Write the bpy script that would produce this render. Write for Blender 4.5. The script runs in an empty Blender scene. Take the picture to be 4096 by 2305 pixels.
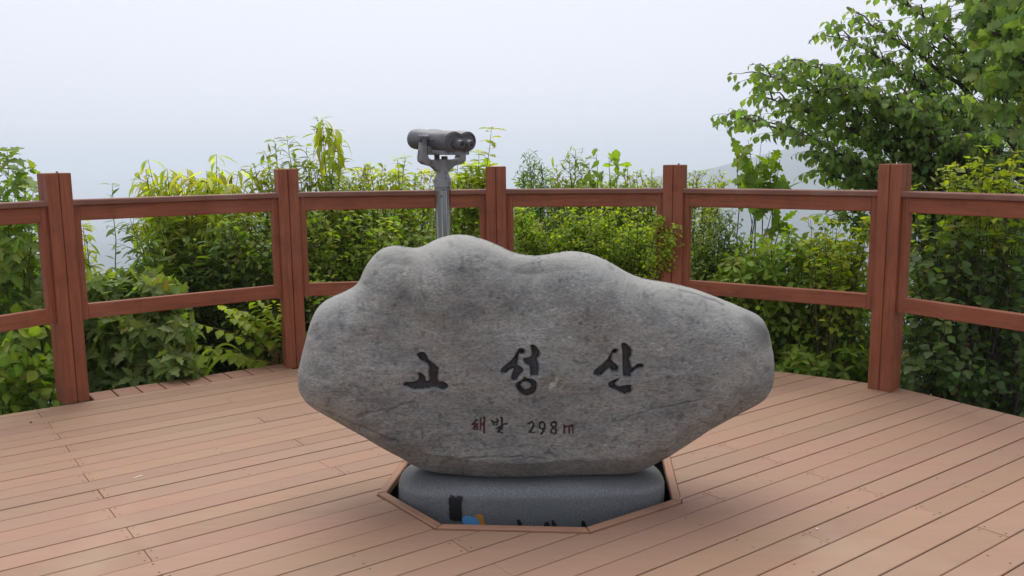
import bpy, math, random
import numpy as np
from mathutils import Matrix, Vector

S = bpy.context.scene
COL = S.collection
R = math.radians

# ------------------------------------------------------------------ camera
PITCH, ROLL, CAM_H = R(8.470), R(0.611), 1.4288
LENS = 36 * 3528.48 / 4096
cd = bpy.data.cameras.new('camera')
cd.sensor_width = 36
cd.lens = LENS
cd.clip_start = 0.05
cd.clip_end = 60000
cam = bpy.data.objects.new('camera', cd)
COL.objects.link(cam)
_f = Vector((0, math.cos(PITCH), -math.sin(PITCH)))
_u0 = Vector((0, math.sin(PITCH), math.cos(PITCH)))
_r0 = Vector((1, 0, 0))
_r = math.cos(ROLL) * _r0 - math.sin(ROLL) * _u0
_u = math.sin(ROLL) * _r0 + math.cos(ROLL) * _u0
m = Matrix.Identity(4)
for i in range(3):
    m[i][0], m[i][1], m[i][2] = _r[i], _u[i], -_f[i]
m[2][3] = CAM_H
cam.matrix_world = m
S.camera = cam

# ------------------------------------------------------------------ sky, sun, exposure
SUN_EL, SUN_AZ = R(60), R(-8)          # the bright patch of thin cloud stands ahead
w = bpy.data.worlds.new('World')
S.world = w
w.use_nodes = True
nt = w.node_tree
bg = nt.nodes['Background']
sky = nt.nodes.new('ShaderNodeTexSky')
sky.sky_type = 'NISHITA'
sky.sun_disc = False
sky.sun_elevation = SUN_EL
sky.sun_rotation = SUN_AZ
sky.altitude = 300
sky.air_density = 1.0
sky.dust_density = 2.5
sky.ozone_density = 1.0
hs = nt.nodes.new('ShaderNodeHueSaturation')     # thin high overcast: most of the blue is washed out
hs.inputs['Saturation'].default_value = 0.25
# the cloud veil: a pale layer, thinner and brighter round the hidden sun
geo = nt.nodes.new('ShaderNodeNewGeometry')
dot = nt.nodes.new('ShaderNodeVectorMath'); dot.operation = 'DOT_PRODUCT'
dot.inputs[1].default_value = (-math.sin(SUN_AZ) * math.cos(SUN_EL), -math.cos(SUN_AZ) * math.cos(SUN_EL), -math.sin(SUN_EL))
mr = nt.nodes.new('ShaderNodeMapRange')
mr.inputs['From Min'].default_value = -0.7; mr.inputs['From Max'].default_value = 0.95
mr.inputs['To Min'].default_value = 0.55; mr.inputs['To Max'].default_value = 1.14
veil = nt.nodes.new('ShaderNodeVectorMath'); veil.operation = 'SCALE'
veil.inputs[0].default_value = (6.65, 6.85, 7.85)
nt.links.new(geo.outputs['Incoming'], dot.inputs[0])
nt.links.new(dot.outputs['Value'], mr.inputs['Value'])
nt.links.new(mr.outputs[0], veil.inputs['Scale'])
mx = nt.nodes.new('ShaderNodeMix')
mx.data_type = 'RGBA'
mx.inputs[0].default_value = 0.78
nt.links.new(sky.outputs[0], hs.inputs['Color'])
nt.links.new(hs.outputs[0], mx.inputs[6])
nt.links.new(veil.outputs[0], mx.inputs[7])
nt.links.new(mx.outputs[2], bg.inputs['Color'])
bg.inputs['Strength'].default_value = 0.115

sd = bpy.data.lights.new('sun', 'SUN')
sd.energy = 2.3
sd.angle = R(58)
sd.color = (1.0, 0.96, 0.9)
sun = bpy.data.objects.new('sun', sd)
COL.objects.link(sun)
sdir = Vector((math.sin(SUN_AZ) * math.cos(SUN_EL), math.cos(SUN_AZ) * math.cos(SUN_EL), math.sin(SUN_EL)))
sun.rotation_euler = sdir.to_track_quat('Z', 'Y').to_euler()
sun.location = (0, 0, 30)

S.view_settings.view_transform = 'Standard'
S.view_settings.look = 'None'
S.view_settings.gamma = 1
S.view_settings.exposure = 0.22
S.render.engine = 'CYCLES'
S.cycles.use_denoising = True
S.cycles.volume_bounces = 8
S.cycles.max_bounces = 10
S.cycles.diffuse_bounces = 4
S.cycles.transmission_bounces = 6

# ------------------------------------------------------------------ helpers
def tag(o, label=None, cat=None, group=None, kind=None):
    if label: o['label'] = label
    if cat: o['category'] = cat
    if group: o['group'] = group
    if kind: o['kind'] = kind
    return o

def empty(name, loc=(0, 0, 0), rz=0):
    o = bpy.data.objects.new(name, None)
    o.empty_display_size = 0.1
    COL.objects.link(o)
    o.location = loc
    o.rotation_euler = (0, 0, rz)
    return o

def link(name, me, mat=None, parent=None, smooth=False):
    o = bpy.data.objects.new(name, me)
    COL.objects.link(o)
    if mat: me.materials.append(mat)
    if parent: o.parent = parent
    if smooth:
        me.polygons.foreach_set('use_smooth', np.ones(len(me.polygons), bool))
    return o

def mesh_np(name, V, faces, col=None):
    """V (n,3); faces: (m,k) int array or list of such arrays"""
    me = bpy.data.meshes.new(name)
    if not isinstance(faces, list): faces = [faces]
    faces = [np.asarray(f, np.int32) for f in faces if len(f)]
    V = np.asarray(V, np.float32)
    nl = sum(f.size for f in faces)
    nf = sum(len(f) for f in faces)
    me.vertices.add(len(V))
    me.vertices.foreach_set('co', V.ravel())
    me.loops.add(nl)
    me.loops.foreach_set('vertex_index', np.concatenate([f.ravel() for f in faces]))
    me.polygons.add(nf)
    sizes = np.concatenate([np.full(len(f), f.shape[1], np.int32) for f in faces])
    st = np.concatenate([[0], np.cumsum(sizes)[:-1]]).astype(np.int32)
    me.polygons.foreach_set('loop_start', st)
    if col is not None:
        a = me.color_attributes.new('tint', 'FLOAT_COLOR', 'POINT')
        c = np.ones((len(V), 4), np.float32)
        c[:, :3] = col
        a.data.foreach_set('color', c.ravel())
    me.update(calc_edges=True)
    me.validate()
    return me

class MB:
    """collects convex prisms, boxes, tubes, lathes; build() links them as ONE mesh object"""
    def __init__(s): s.v = []; s.f = []; s.c = []
    def add(s, vs, fs, c=(1, 1, 1)):
        b = len(s.v)
        s.v += [tuple(x) for x in vs]
        s.c += [c] * len(vs)
        s.f += [tuple(b + i for i in f) for f in fs]
    def rings(s, rs, closed0=True, closed1=True, c=(1, 1, 1), loop=True):
        n = len(rs[0]); vs = [p for r in rs for p in r]; fs = []
        for k in range(len(rs) - 1):
            for i in range(n if loop else n - 1):
                j = (i + 1) % n
                fs.append((k * n + i, k * n + j, (k + 1) * n + j, (k + 1) * n + i))
        if closed0: fs.append(tuple(range(n - 1, -1, -1)))
        if closed1: fs.append(tuple((len(rs) - 1) * n + i for i in range(n)))
        s.add(vs, fs, c)
    def slab(s, poly, z0, z1, bev=0.003, c=(1, 1, 1)):
        """convex 2D polygon (ccw) extruded z0..z1 with a bevelled top edge"""
        ins = inset(poly, bev)
        if ins is None: ins = poly
        s.rings([[(x, y, z0) for x, y in poly], [(x, y, z1 - bev) for x, y in poly], [(x, y, z1) for x, y in ins]], c=c)
    def beam(s, a, b, up, wd, hg, bev=0.004, c=(1, 1, 1)):
        """box beam from a to b; cross-section wd (side) x hg (up), bevelled"""
        a, b, up = Vector(a), Vector(b), Vector(up)
        d = (b - a).normalized()
        sd_ = d.cross(up).normalized(); up = sd_.cross(d)
        q = []
        w2, h2 = wd / 2, hg / 2
        for sx, sy in ((1, 1), (-1, 1), (-1, -1), (1, -1)):
            pts = [(sx * w2, sy * (h2 - bev)), (sx * (w2 - bev), sy * h2)]
            if sx * sy < 0: pts.reverse()
            q += pts
        s.rings([[a + sd_ * x + up * y for x, y in q], [b + sd_ * x + up * y for x, y in q]], c=c)
    def lathe(s, prof, n=24, at=(0, 0, 0), ax=(0, 0, 1), c=(1, 1, 1)):
        ax = Vector(ax).normalized(); at = Vector(at)
        e1 = ax.orthogonal().normalized(); e2 = ax.cross(e1)
        s.rings([[at + ax * h + (e1 * math.cos(2 * math.pi * i / n) + e2 * math.sin(2 * math.pi * i / n)) * r for i in range(n)] for r, h in prof], c=c)
    def build(s, name, mat, parent=None, smooth=False, col=False):
        me = bpy.data.meshes.new(name)
        me.from_pydata([tuple(x) for x in s.v], [], s.f)
        if col:
            a = me.color_attributes.new('tint', 'FLOAT_COLOR', 'POINT')
            cc = np.ones((len(s.v), 4), np.float32); cc[:, :3] = s.c
            a.data.foreach_set('color', cc.ravel())
        me.update()
        o = link(name, me, mat, parent)
        if smooth:
            me.polygons.foreach_set('use_smooth', np.ones(len(me.polygons), bool))
            me.set_sharp_from_angle(angle=R(38))
        return o

def inset(poly, d):
    n = len(poly); out = []
    for i in range(n):
        p0, p1, p2 = (Vector(poly[(i + k) % n]) for k in (-1, 0, 1))
        e1, e2 = (p1 - p0), (p2 - p1)
        if e1.length < 1e-6 or e2.length < 1e-6: return None
        e1.normalize(); e2.normalize()
        n1, n2 = Vector((-e1.y, e1.x)), Vector((-e2.y, e2.x))
        den = 1 + n1.dot(n2)
        if den < 0.05: return None
        out.append(tuple(p1 + (n1 + n2) * (d / den)))
    return out

def clip(poly, p, n):
    """keep the side where (q-p).n >= 0"""
    out = []
    for i in range(len(poly)):
        a, b = poly[i], poly[(i + 1) % len(poly)]
        da = (a[0] - p[0]) * n[0] + (a[1] - p[1]) * n[1]
        db = (b[0] - p[0]) * n[0] + (b[1] - p[1]) * n[1]
        if da >= 0: out.append(a)
        if da * db < 0:
            t = da / (da - db)
            out.append((a[0] + t * (b[0] - a[0]), a[1] + t * (b[1] - a[1])))
    o2 = []
    for q in out:
        if not o2 or math.hypot(q[0] - o2[-1][0], q[1] - o2[-1][1]) > 1e-4: o2.append(q)
    if len(o2) > 1 and math.hypot(o2[0][0] - o2[-1][0], o2[0][1] - o2[-1][1]) < 1e-4: o2.pop()
    return o2 if len(o2) > 2 else []

def area(poly):
    return 0.5 * sum(poly[i][0] * poly[(i + 1) % len(poly)][1] - poly[(i + 1) % len(poly)][0] * poly[i][1] for i in range(len(poly)))

# ------------------------------------------------------------------ materials
class NM:
    def __init__(s, name):
        s.m = bpy.data.materials.new(name); s.m.use_nodes = True
        s.t = s.m.node_tree; s.p = s.t.nodes['Principled BSDF']; s.out = s.t.nodes['Material Output']
    def n(s, kind, **kw):
        x = s.t.nodes.new('ShaderNode' + kind)
        for k, v in kw.items():
            if k.startswith('i_'):
                key = k[2:]
                key = int(key) if key.isdigit() else key
                x.inputs[key].default_value = v
            else: setattr(x, k, v)
        return x
    def l(s, a, b): s.t.links.new(a, b)
    def coords(s, scale=(1, 1, 1), rot=(0, 0, 0), which='Object'):
        tc = s.n('TexCoord'); mp = s.n('Mapping')
        mp.inputs['Scale'].default_value = scale; mp.inputs['Rotation'].default_value = rot
        s.l(tc.outputs[which], mp.inputs[0]); return mp.outputs[0]
    def noise(s, vec, scale, detail=4, rough=0.55, dist=0.0):
        x = s.n('TexNoise', i_Scale=scale, i_Detail=detail, i_Roughness=rough, i_Distortion=dist)
        if vec is not None: s.l(vec, x.inputs['Vector'])
        return x.outputs['Fac']
    def ramp(s, fac, stops):
        x = s.n('ValToRGB'); e = x.color_ramp.elements
        while len(e) < len(stops): e.new(0.5)
        for k, (p, c) in enumerate(stops):
            e[k].position = p; e[k].color = (*c, 1) if len(c) == 3 else c
        s.l(fac, x.inputs[0]); return x.outputs[0]
    def mix(s, fac, a, b, mode='MIX'):
        x = s.n('Mix', data_type='RGBA', blend_type=mode)
        for sock, v in ((x.inputs[0], fac), (x.inputs[6], a), (x.inputs[7], b)):
            if hasattr(v, 'is_linked'): s.l(v, sock)
            elif isinstance(v, (int, float)): sock.default_value = v
            else: sock.default_value = (*v, 1)
        return x.outputs[2]
    def bump(s, h, strength=0.3, dist=0.01, normal=None):
        x = s.n('Bump', i_Strength=strength, i_Distance=dist); s.l(h, x.inputs['Height'])
        if normal is not None: s.l(normal, x.inputs['Normal'])
        s.l(x.outputs[0], s.p.inputs['Normal']); return x.outputs[0]
    def base(s, c):
        if hasattr(c, 'is_linked'): s.l(c, s.p.inputs['Base Color'])
        else: s.p.inputs['Base Color'].default_value = (*c, 1)
    def set(s, **kw):
        for k, v in kw.items(): s.p.inputs[k.replace('_', ' ')].default_value = v
        return s
    def attr(s, name='tint'):
        x = s.n('Attribute', attribute_name=name); return x.outputs['Color']

BOARD_ANG = R(36.4)
def mat_deck():
    M = NM('composite_decking')
    v = M.coords(rot=(0, 0, -BOARD_ANG))
    n1 = M.noise(M.coords(scale=(0.6, 3.0, 1), rot=(0, 0, -BOARD_ANG)), 1.3, 5, 0.6)
    base = M.mix(M.ramp(n1, [(0.35, (0, 0, 0)), (0.68, (1, 1, 1))]), (0.362, 0.207, 0.138), (0.342, 0.216, 0.139))
    v2 = M.coords(scale=(1.2, 9, 1), rot=(0, 0, -BOARD_ANG))
    n2 = M.noise(v2, 3.0, 6, 0.65)
    base = M.mix(0.55, base, M.ramp(n2, [(0.25, (0.8, 0.79, 0.78)), (0.75, (1.0, 1.0, 1.0))]), 'MULTIPLY')
    base = M.mix(1.0, base, M.attr(), 'MULTIPLY')
    # pale dry dust patches
    n3 = M.noise(M.coords(), 1.1, 3, 0.5, 0.6)
    base = M.mix(M.ramp(n3, [(0.6, (0, 0, 0)), (0.78, (0.38, 0.38, 0.38))]), base, (0.46, 0.36, 0.24))
    n4 = M.noise(M.coords(), 55, 3, 0.6)
    base = M.mix(M.ramp(n4, [(0.72, (0, 0, 0)), (0.8, (0.4, 0.4, 0.4))]), base, (0.5, 0.44, 0.38))
    M.base(base)
    v5 = M.coords(scale=(1, 1, 1), rot=(0, 0, -BOARD_ANG))
    wv = M.n('TexWave', wave_type='BANDS', bands_direction='Y', i_Scale=48.0, i_Distortion=0.15)
    M.l(v5, wv.inputs['Vector'])
    b1 = M.bump(wv.outputs['Fac'], 0.22, 0.002)
    M.bump(M.noise(v2, 30, 4), 0.12, 0.002, b1)
    M.set(Roughness=0.62)
    M.p.inputs['Specular IOR Level'].default_value = 0.35
    return M.m

def mat_wood(name, dark, light, worn, wornamt=0.2):
    M = NM(name)
    # grain follows each beam's own long axis (kept in the mesh as an attribute-free generated stretch)
    v = M.attr('grain')
    mp = M.n('Mapping'); mp.inputs['Scale'].default_value = (1.4, 26, 26); M.l(v, mp.inputs[0])
    n1 = M.noise(mp.outputs[0], 2.2, 6, 0.62, 0.3)
    base = M.mix(M.ramp(n1, [(0.28, (0, 0, 0)), (0.72, (1, 1, 1))]), dark, light)
    n2 = M.noise(M.coords(), 2.6, 4, 0.6)
    base = M.mix(M.ramp(n2, [(0.5, (0, 0, 0)), (0.85, (wornamt * 2,) * 3)]), base, worn)
    n3 = M.noise(M.coords(), 7.0, 3, 0.6)
    base = M.mix(M.ramp(n3, [(0.3, (0.35,) * 3), (0.5, (0, 0, 0))]), base, tuple(c * 0.62 for c in dark))
    M.base(base)
    M.bump(n1, 0.16, 0.004)
    M.set(Roughness=0.6)
    M.p.inputs['Specular IOR Level'].default_value = 0.3
    return M.m

def mat_rock():
    M = NM('grey_boulder_stone')
    v = M.coords(scale=(1, 1, 2.3), rot=(0, R(-8), 0))
    g = M.noise(v, 62, 6, 0.78, 0.4)
    big = M.noise(M.coords(scale=(1, 1, 1.4)), 2.4, 6, 0.62, 0.7)
    med = M.noise(M.coords(scale=(0.55, 1, 1.5), rot=(0, R(-20), 0)), 6.5, 7, 0.7, 1.0)
    base = M.mix(M.ramp(big, [(0.36, (0, 0, 0)), (0.66, (1, 1, 1))]), (0.225, 0.234, 0.224), (0.34, 0.338, 0.312))
    base = M.mix(1.0, base, M.ramp(med, [(0.33, (0.7, 0.715, 0.75)), (0.6, (1.07, 1.06, 1.04))]), 'MULTIPLY')
    tint = M.attr()
    # grain: strong on the rough face, softer where the crest is worn smooth by weather
    at_ = M.n('Attribute', attribute_name='crest_wear_light')
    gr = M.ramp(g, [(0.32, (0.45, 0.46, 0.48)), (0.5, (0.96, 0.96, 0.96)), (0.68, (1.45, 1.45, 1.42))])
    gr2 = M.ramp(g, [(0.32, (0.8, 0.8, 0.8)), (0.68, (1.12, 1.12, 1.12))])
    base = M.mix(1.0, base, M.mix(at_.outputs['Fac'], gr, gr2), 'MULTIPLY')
    brown = M.noise(M.coords(scale=(1, 1, 1)), 3.7, 4, 0.6, 0.8)
    base = M.mix(M.ramp(brown, [(0.54, (0, 0, 0)), (0.78, (0.24,) * 3)]), base, (0.235, 0.175, 0.125))
    dk = M.noise(M.coords(scale=(0.75, 1, 1.5), rot=(0, R(25), 0)), 5.5, 8, 0.78, 1.4)
    base = M.mix(M.ramp(dk, [(0.5, (0, 0, 0)), (0.7, (0.42,) * 3)]), base, (0.1, 0.1, 0.11))
    base = M.mix(M.ramp(at_.outputs['Fac'], [(0, (0, 0, 0)), (1, (0.75,) * 3)]), base, (0.38, 0.373, 0.345))  # pale crest colour: weathered stone, with brighter top light painted in
    base = M.mix(1.0, base, tint, 'MULTIPLY')
    M.base(base)
    b = M.bump(g, 0.7, 0.007)
    M.bump(med, 0.3, 0.025, b)
    M.set(Roughness=0.78)
    M.p.inputs['Specular IOR Level'].default_value = 0.3
    return M.m

def mat_plinth():
    M = NM('polished_grey_granite')
    g = M.noise(M.coords(), 130, 3, 0.7)
    g2 = M.noise(M.coords(), 3, 3, 0.6)
    base = M.ramp(g, [(0.3, (0.11, 0.118, 0.125)), (0.55, (0.165, 0.174, 0.18)), (0.75, (0.25, 0.258, 0.26))])
    base = M.mix(0.5, base, M.ramp(g2, [(0.3, (0.75, 0.75, 0.78)), (0.7, (1.1, 1.1, 1.08))]), 'MULTIPLY')
    M.base(base); M.set(Roughness=0.5); M.bump(g, 0.08, 0.002)
    return M.m

def mat_paint(name, c, rough=0.6, var=0.25):
    M = NM(name)
    n = M.noise(M.coords(), 60, 4, 0.6)
    M.base(M.mix(1.0, c, M.ramp(n, [(0.3, (1 - var,) * 3), (0.7, (1 + var,) * 3)]), 'MULTIPLY'))
    M.set(Roughness=rough); M.bump(n, 0.15, 0.003)
    return M.m

def mat_metal(name, c, rough, metallic=1.0, worn=None):
    M = NM(name)
    n = M.noise(M.coords(), 14, 4, 0.6)
    b = M.mix(1.0, c, M.ramp(n, [(0.3, (0.8,) * 3), (0.7, (1.15,) * 3)]), 'MULTIPLY')
    if worn:
        n2 = M.noise(M.coords(), 22, 3, 0.5)
        b = M.mix(M.ramp(n2, [(0.52, (0, 0, 0)), (0.6, (0.7,) * 3)]), b, worn)
    M.base(b); M.set(Roughness=rough, Metallic=metallic)
    return M.m

def mat_leaf(name, rough=0.5, trans=0.48, spec=0.28):
    M = NM(name)
    c = M.attr()
    n = M.noise(M.coords(), 30, 3, 0.6)
    c2 = M.mix(0.6, c, M.ramp(n, [(0.3, (0.75, 0.78, 0.7)), (0.7, (1.15, 1.12, 1.1))]), 'MULTIPLY')
    # undersides are paler and greyer
    geo = M.n('NewGeometry')
    c3 = M.mix(geo.outputs['Backfacing'], c2, M.mix(0.2, c2, (0.16, 0.2, 0.1)))
    M.base(c3); M.set(Roughness=rough)
    M.p.inputs['Specular IOR Level'].default_value = spec
    tr = M.n('BsdfTranslucent')
    M.l(M.mix(1.0, c2, (1.5, 1.6, 0.5), 'MULTIPLY'), tr.inputs['Color'])
    ms = M.n('MixShader'); ms.inputs[0].default_value = trans
    M.l(M.p.outputs[0], ms.inputs[1]); M.l(tr.outputs[0], ms.inputs[2])
    M.l(ms.outputs[0], M.out.inputs['Surface'])
    return M.m

def mat_bark(name, c):
    M = NM(name)
    n = M.noise(M.coords(scale=(1, 1, 0.3)), 40, 5, 0.65)
    M.base(M.mix(1.0, c, M.ramp(n, [(0.3, (0.55,) * 3), (0.7, (1.3,) * 3)]), 'MULTIPLY'))
    M.set(Roughness=0.85); M.bump(n, 0.4, 0.006)
    return M.m

def mat_ground():
    M = NM('forest_ground')
    n = M.noise(M.coords(), 0.9, 6, 0.65)
    n2 = M.noise(M.coords(), 0.02, 8, 0.7)
    near = M.ramp(n, [(0.35, (0.022, 0.026, 0.012)), (0.65, (0.05, 0.062, 0.022))])
    far = M.ramp(n2, [(0.35, (0.012, 0.022, 0.015)), (0.6, (0.024, 0.04, 0.022)), (0.72, (0.05, 0.06, 0.038))])
    M.base(M.mix(0.75, near, far)); M.set(Roughness=0.95)
    M.p.inputs['Specular IOR Level'].default_value = 0.1
    return M.m

M_DECK = mat_deck()
M_WOOD = mat_wood('stained_redwood', (0.2, 0.064, 0.034), (0.345, 0.112, 0.054), (0.39, 0.18, 0.12), 0.2)
M_CAP = mat_wood('weathered_redwood', (0.17, 0.075, 0.05), (0.26, 0.125, 0.088), (0.38, 0.25, 0.2), 0.3)
M_KERB = mat_wood('kerb_wood', (0.27, 0.14, 0.085), (0.36, 0.195, 0.125), (0.4, 0.25, 0.18), 0.15)
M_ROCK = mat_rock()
M_PLINTH = mat_plinth()
M_INK = mat_paint('engraved_black_paint', (0.032, 0.033, 0.039))
M_RED = mat_paint('engraved_black_worn_paint', (0.024, 0.014, 0.013))
M_RED2 = mat_paint('engraved_red_paint', (0.085, 0.018, 0.014))
M_BLACK = mat_paint('black_paint', (0.012, 0.012, 0.014), 0.5, 0.1)
M_BLUE = mat_paint('blue_paint', (0.1, 0.33, 0.62), 0.5, 0.12)
M_ORANGE = mat_paint('orange_paint', (0.5, 0.23, 0.04), 0.5, 0.12)
M_GREY = mat_metal('grey_painted_metal', (0.1, 0.098, 0.106), 0.44, 0.0)
M_WORN = mat_metal('worn_cast_metal', (0.25, 0.255, 0.26), 0.42, 0.2, (0.1, 0.1, 0.11))
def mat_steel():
    M = NM('steel_painted_reflections')
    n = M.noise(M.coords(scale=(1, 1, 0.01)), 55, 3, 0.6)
    M.base(M.ramp(n, [(0.36, (0.07, 0.068, 0.06)), (0.5, (0.24, 0.235, 0.22)), (0.64, (0.62, 0.62, 0.6))]))  # dark and bright upright streaks painted in place of reflections
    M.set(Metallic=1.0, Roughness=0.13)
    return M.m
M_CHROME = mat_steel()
M_LENS = mat_metal('lens_glass', (0.03, 0.03, 0.035), 0.08, 0.0)
M_LEAF = mat_leaf('leaf')
M_LEAFS = mat_leaf('soft_leaf', 0.55, 0.5, 0.25)
M_BARK = mat_bark('dark_bark', (0.085, 0.07, 0.058))
M_STEM = mat_bark('green_brown_stem', (0.085, 0.085, 0.04))
M_REDSTEM = mat_bark('reddish_stem', (0.3, 0.17, 0.07))
M_GROUND = mat_ground()
M_DARK = mat_paint('frame_painted_shade', (0.012, 0.012, 0.012), 0.9)  # near black puts the shade under the deck into the wooden frame's colour

def set_grain(o, axis_of):
    """stores per-vertex grain coordinates; axis_of(co) -> (along, across, up)"""
    me = o.data
    n = len(me.vertices)
    co = np.empty(n * 3, np.float32); me.vertices.foreach_get('co', co); co = co.reshape(-1, 3)
    a = me.attributes.new('grain', 'FLOAT_VECTOR', 'POINT')
    a.data.foreach_set('vector', np.ascontiguousarray(axis_of(co), np.float32).ravel())
    return o

def grain_dir(o, d, off=0.0):
    d = np.array(Vector(d).normalized())
    e = np.array(Vector(d).orthogonal().normalized()); f = np.cross(d, e)
    return set_grain(o, lambda c: np.stack([c @ d + off, c @ e + off * 1.7, c @ f + off * 0.6], 1))

rng = np.random.default_rng(7)
random.seed(7)

# ------------------------------------------------------------------ terrain
def ground_z(x, y):
    x = np.asarray(x, float); y = np.asarray(y, float)
    r = np.hypot(x, y)
    s = np.clip(r - 6.6, 0, None)
    z = -0.5 - 430 * (1 - np.exp(-s / 700.0)) * 0.62 - 0.22 * np.clip(s, 0, 6)
    # far hills
    def hill(az, dist, A, sx, p=1.0, soft=100):
        cx, cy = dist * math.sin(R(az)), dist * math.cos(R(az))
        d = np.sqrt((x - cx) ** 2 + (y - cy) ** 2 + soft ** 2)
        return A * np.exp(-(d / sx) ** p)
    nz = 12 * np.sin(x / 130 + 1.3 * np.sin(y / 210)) * np.sin(y / 170) + 5 * np.sin(x / 41 + y / 57)
    far = np.clip((r - 500) / 900, 0, 1)
    z = z + far * (np.minimum(hill(25, 2600, 447, 838), 285 + 0.05 * hill(25, 2600, 447, 838)) + hill(-19, 7000, 145, 800, 1.6) + hill(-28, 7600, 110, 1000, 1.7) + hill(4, 8500, 70, 1600, 2) + hill(12, 7000, 120, 900, 2) + nz)
    return z

def build_terrain():
    na = 220
    rad = np.concatenate([[0.01], np.linspace(1.5, 12, 14), np.geomspace(14, 12500, 110)])
    ang = np.linspace(0, 2 * np.pi, na, endpoint=False)
    rr, aa = np.meshgrid(rad, ang, indexing='ij')
    x, y = rr * np.sin(aa), rr * np.cos(aa)
    z = ground_z(x, y) + 0.04 * np.sin(x * 3.1) * np.sin(y * 2.7)
    V = np.stack([x, y, z], -1).reshape(-1, 3)
    i = np.arange(len(rad) - 1)[:, None] * na; j = np.arange(na)[None]
    j2 = (j + 1) % na
    F = np.stack([i + j, i + na + j, i + na + j2, i + j2], -1).reshape(-1, 4)
    o = link('terrain', mesh_np('terrain', V, F[:, ::-1]), M_GROUND, smooth=True)
    tag(o, kind='structure')
build_terrain()

# ------------------------------------------------------------------ deck
POSTS = [(-3.345, 3.963, R(70)), (-2.609, 5.134, R(47.4)), (-1.493, 5.957, R(24.1)), (-0.104, 6.144, R(-0.2)),
         (1.092, 5.983, R(-21.4)), (2.219, 5.204, R(-46.9)), (2.95, 4.034, R(-70))]
POST_W, POST_H = 0.14, 1.3626
CA, SA = math.cos(BOARD_ANG), math.sin(BOARD_ANG)
BD, BN = (CA, SA), (-SA, CA)                 # along the boards, across them

def deck_outline():
    out = []
    for k, (x, y, t) in enumerate(POSTS):
        out.append((x - math.sin(t) * 0.16, y + math.cos(t) * 0.16))
    out = [(-3.75, 2.6), (-3.75, -3.2)][::-1] + out + [(3.4, 2.7), (3.5, -3.2)]
    if area(out) < 0: out = out[::-1]
    return out
DECK = deck_outline()
# kerb ring round the opening, outer edge
OPEN = [(-0.578, 3.557), (-0.299, 3.199), (0.283, 3.152), (0.683, 3.434), (0.738, 4.026), (0.44, 4.42), (-0.2, 4.47), (-0.528, 3.94)]
OPEN = [(x * 1.015, y * 1.015) for x, y in OPEN]
OPEN = OPEN if area(OPEN) > 0 else OPEN[::-1]

def chord(nv, grow=0.003):
    """extent of the opening along a line across-coordinate nv, in along-board coordinates"""
    ss = []
    P = [(x * CA + y * SA, -x * SA + y * CA) for x, y in OPEN]
    for i in range(len(P)):
        (s0, n0), (s1, n1) = P[i], P[(i + 1) % len(P)]
        if (n0 - nv) * (n1 - nv) <= 0 and n0 != n1: ss.append(s0 + (s1 - s0) * (nv - n0) / (n1 - n0))
    return (min(ss) - grow, max(ss) + grow) if len(ss) > 1 else None

def inside_open(x, y, g=0.02):
    return all((x - OPEN[i][0]) * -(OPEN[(i + 1) % len(OPEN)][1] - OPEN[i][1]) + (y - OPEN[i][1]) * (OPEN[(i + 1) % len(OPEN)][0] - OPEN[i][0]) > -g * 0.5 for i in range(len(OPEN)))

def minus_opening(poly):
    over = poly
    for i in range(len(OPEN)):
        a, b = OPEN[i], OPEN[(i + 1) % len(OPEN)]
        if over: over = clip(over, a, (-(b[1] - a[1]), b[0] - a[0]))
    if not over or abs(area(over)) < 1e-5: return [poly]
    # along/across coordinates of the piece
    Q = [(x * CA + y * SA, -x * SA + y * CA) for x, y in poly]
    n0, n1 = min(q[1] for q in Q), max(q[1] for q in Q)
    c0, c1 = chord(n0), chord(n1)
    if c0 and c1:
        vs = sorted(-x * SA + y * CA for x, y in OPEN)
        levels = [n0] + [v for v in vs if n0 + 1e-4 < v < n1 - 1e-4] + [n1]
        ch = [chord(v) for v in levels]
        sm = sum(c[0] + c[1] for c in ch) / (2 * len(ch))
        out = []
        left = clip(Q, (sm, 0), (-1, 0)); right = clip(Q, (sm, 0), (1, 0))
        def weld(pc, path):
            k = [i for i, q in enumerate(pc) if abs(q[0] - sm) < 1e-6]
            if len(k) != 2: return None
            i = k[0] if (k[1] == k[0] + 1) else k[1]
            pc = pc[i:] + pc[:i]                     # the two cut corners come first
            seg = path if abs(pc[0][1] - path[0][1]) < abs(pc[0][1] - path[-1][1]) else path[::-1]
            return seg + pc[2:]
        l = weld(left, [(c[0], v) for c, v in zip(ch, levels)]); r = weld(right, [(c[1], v) for c, v in zip(ch, levels)])
        for pc in (l, r):
            if pc and len(pc) > 2:
                pc = [(s_ * CA - n_ * SA, s_ * SA + n_ * CA) for s_, n_ in pc]
                out.append(pc if area(pc) > 0 else pc[::-1])
        return out
    pieces = []; rest = poly
    for i in range(len(OPEN)):
        a, b = OPEN[i], OPEN[(i + 1) % len(OPEN)]
        n = (-(b[1] - a[1]), b[0] - a[0])             # points inside
        l = math.hypot(*n); n = (n[0] / l, n[1] / l)
        p = (a[0] - n[0] * 0.003, a[1] - n[1] * 0.003)
        q = clip(rest, p, (-n[0], -n[1]))
        if q and abs(area(q)) > 2e-4: pieces.append(q)
        rest = clip(rest, p, n)
        if not rest: break
    return pieces

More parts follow.
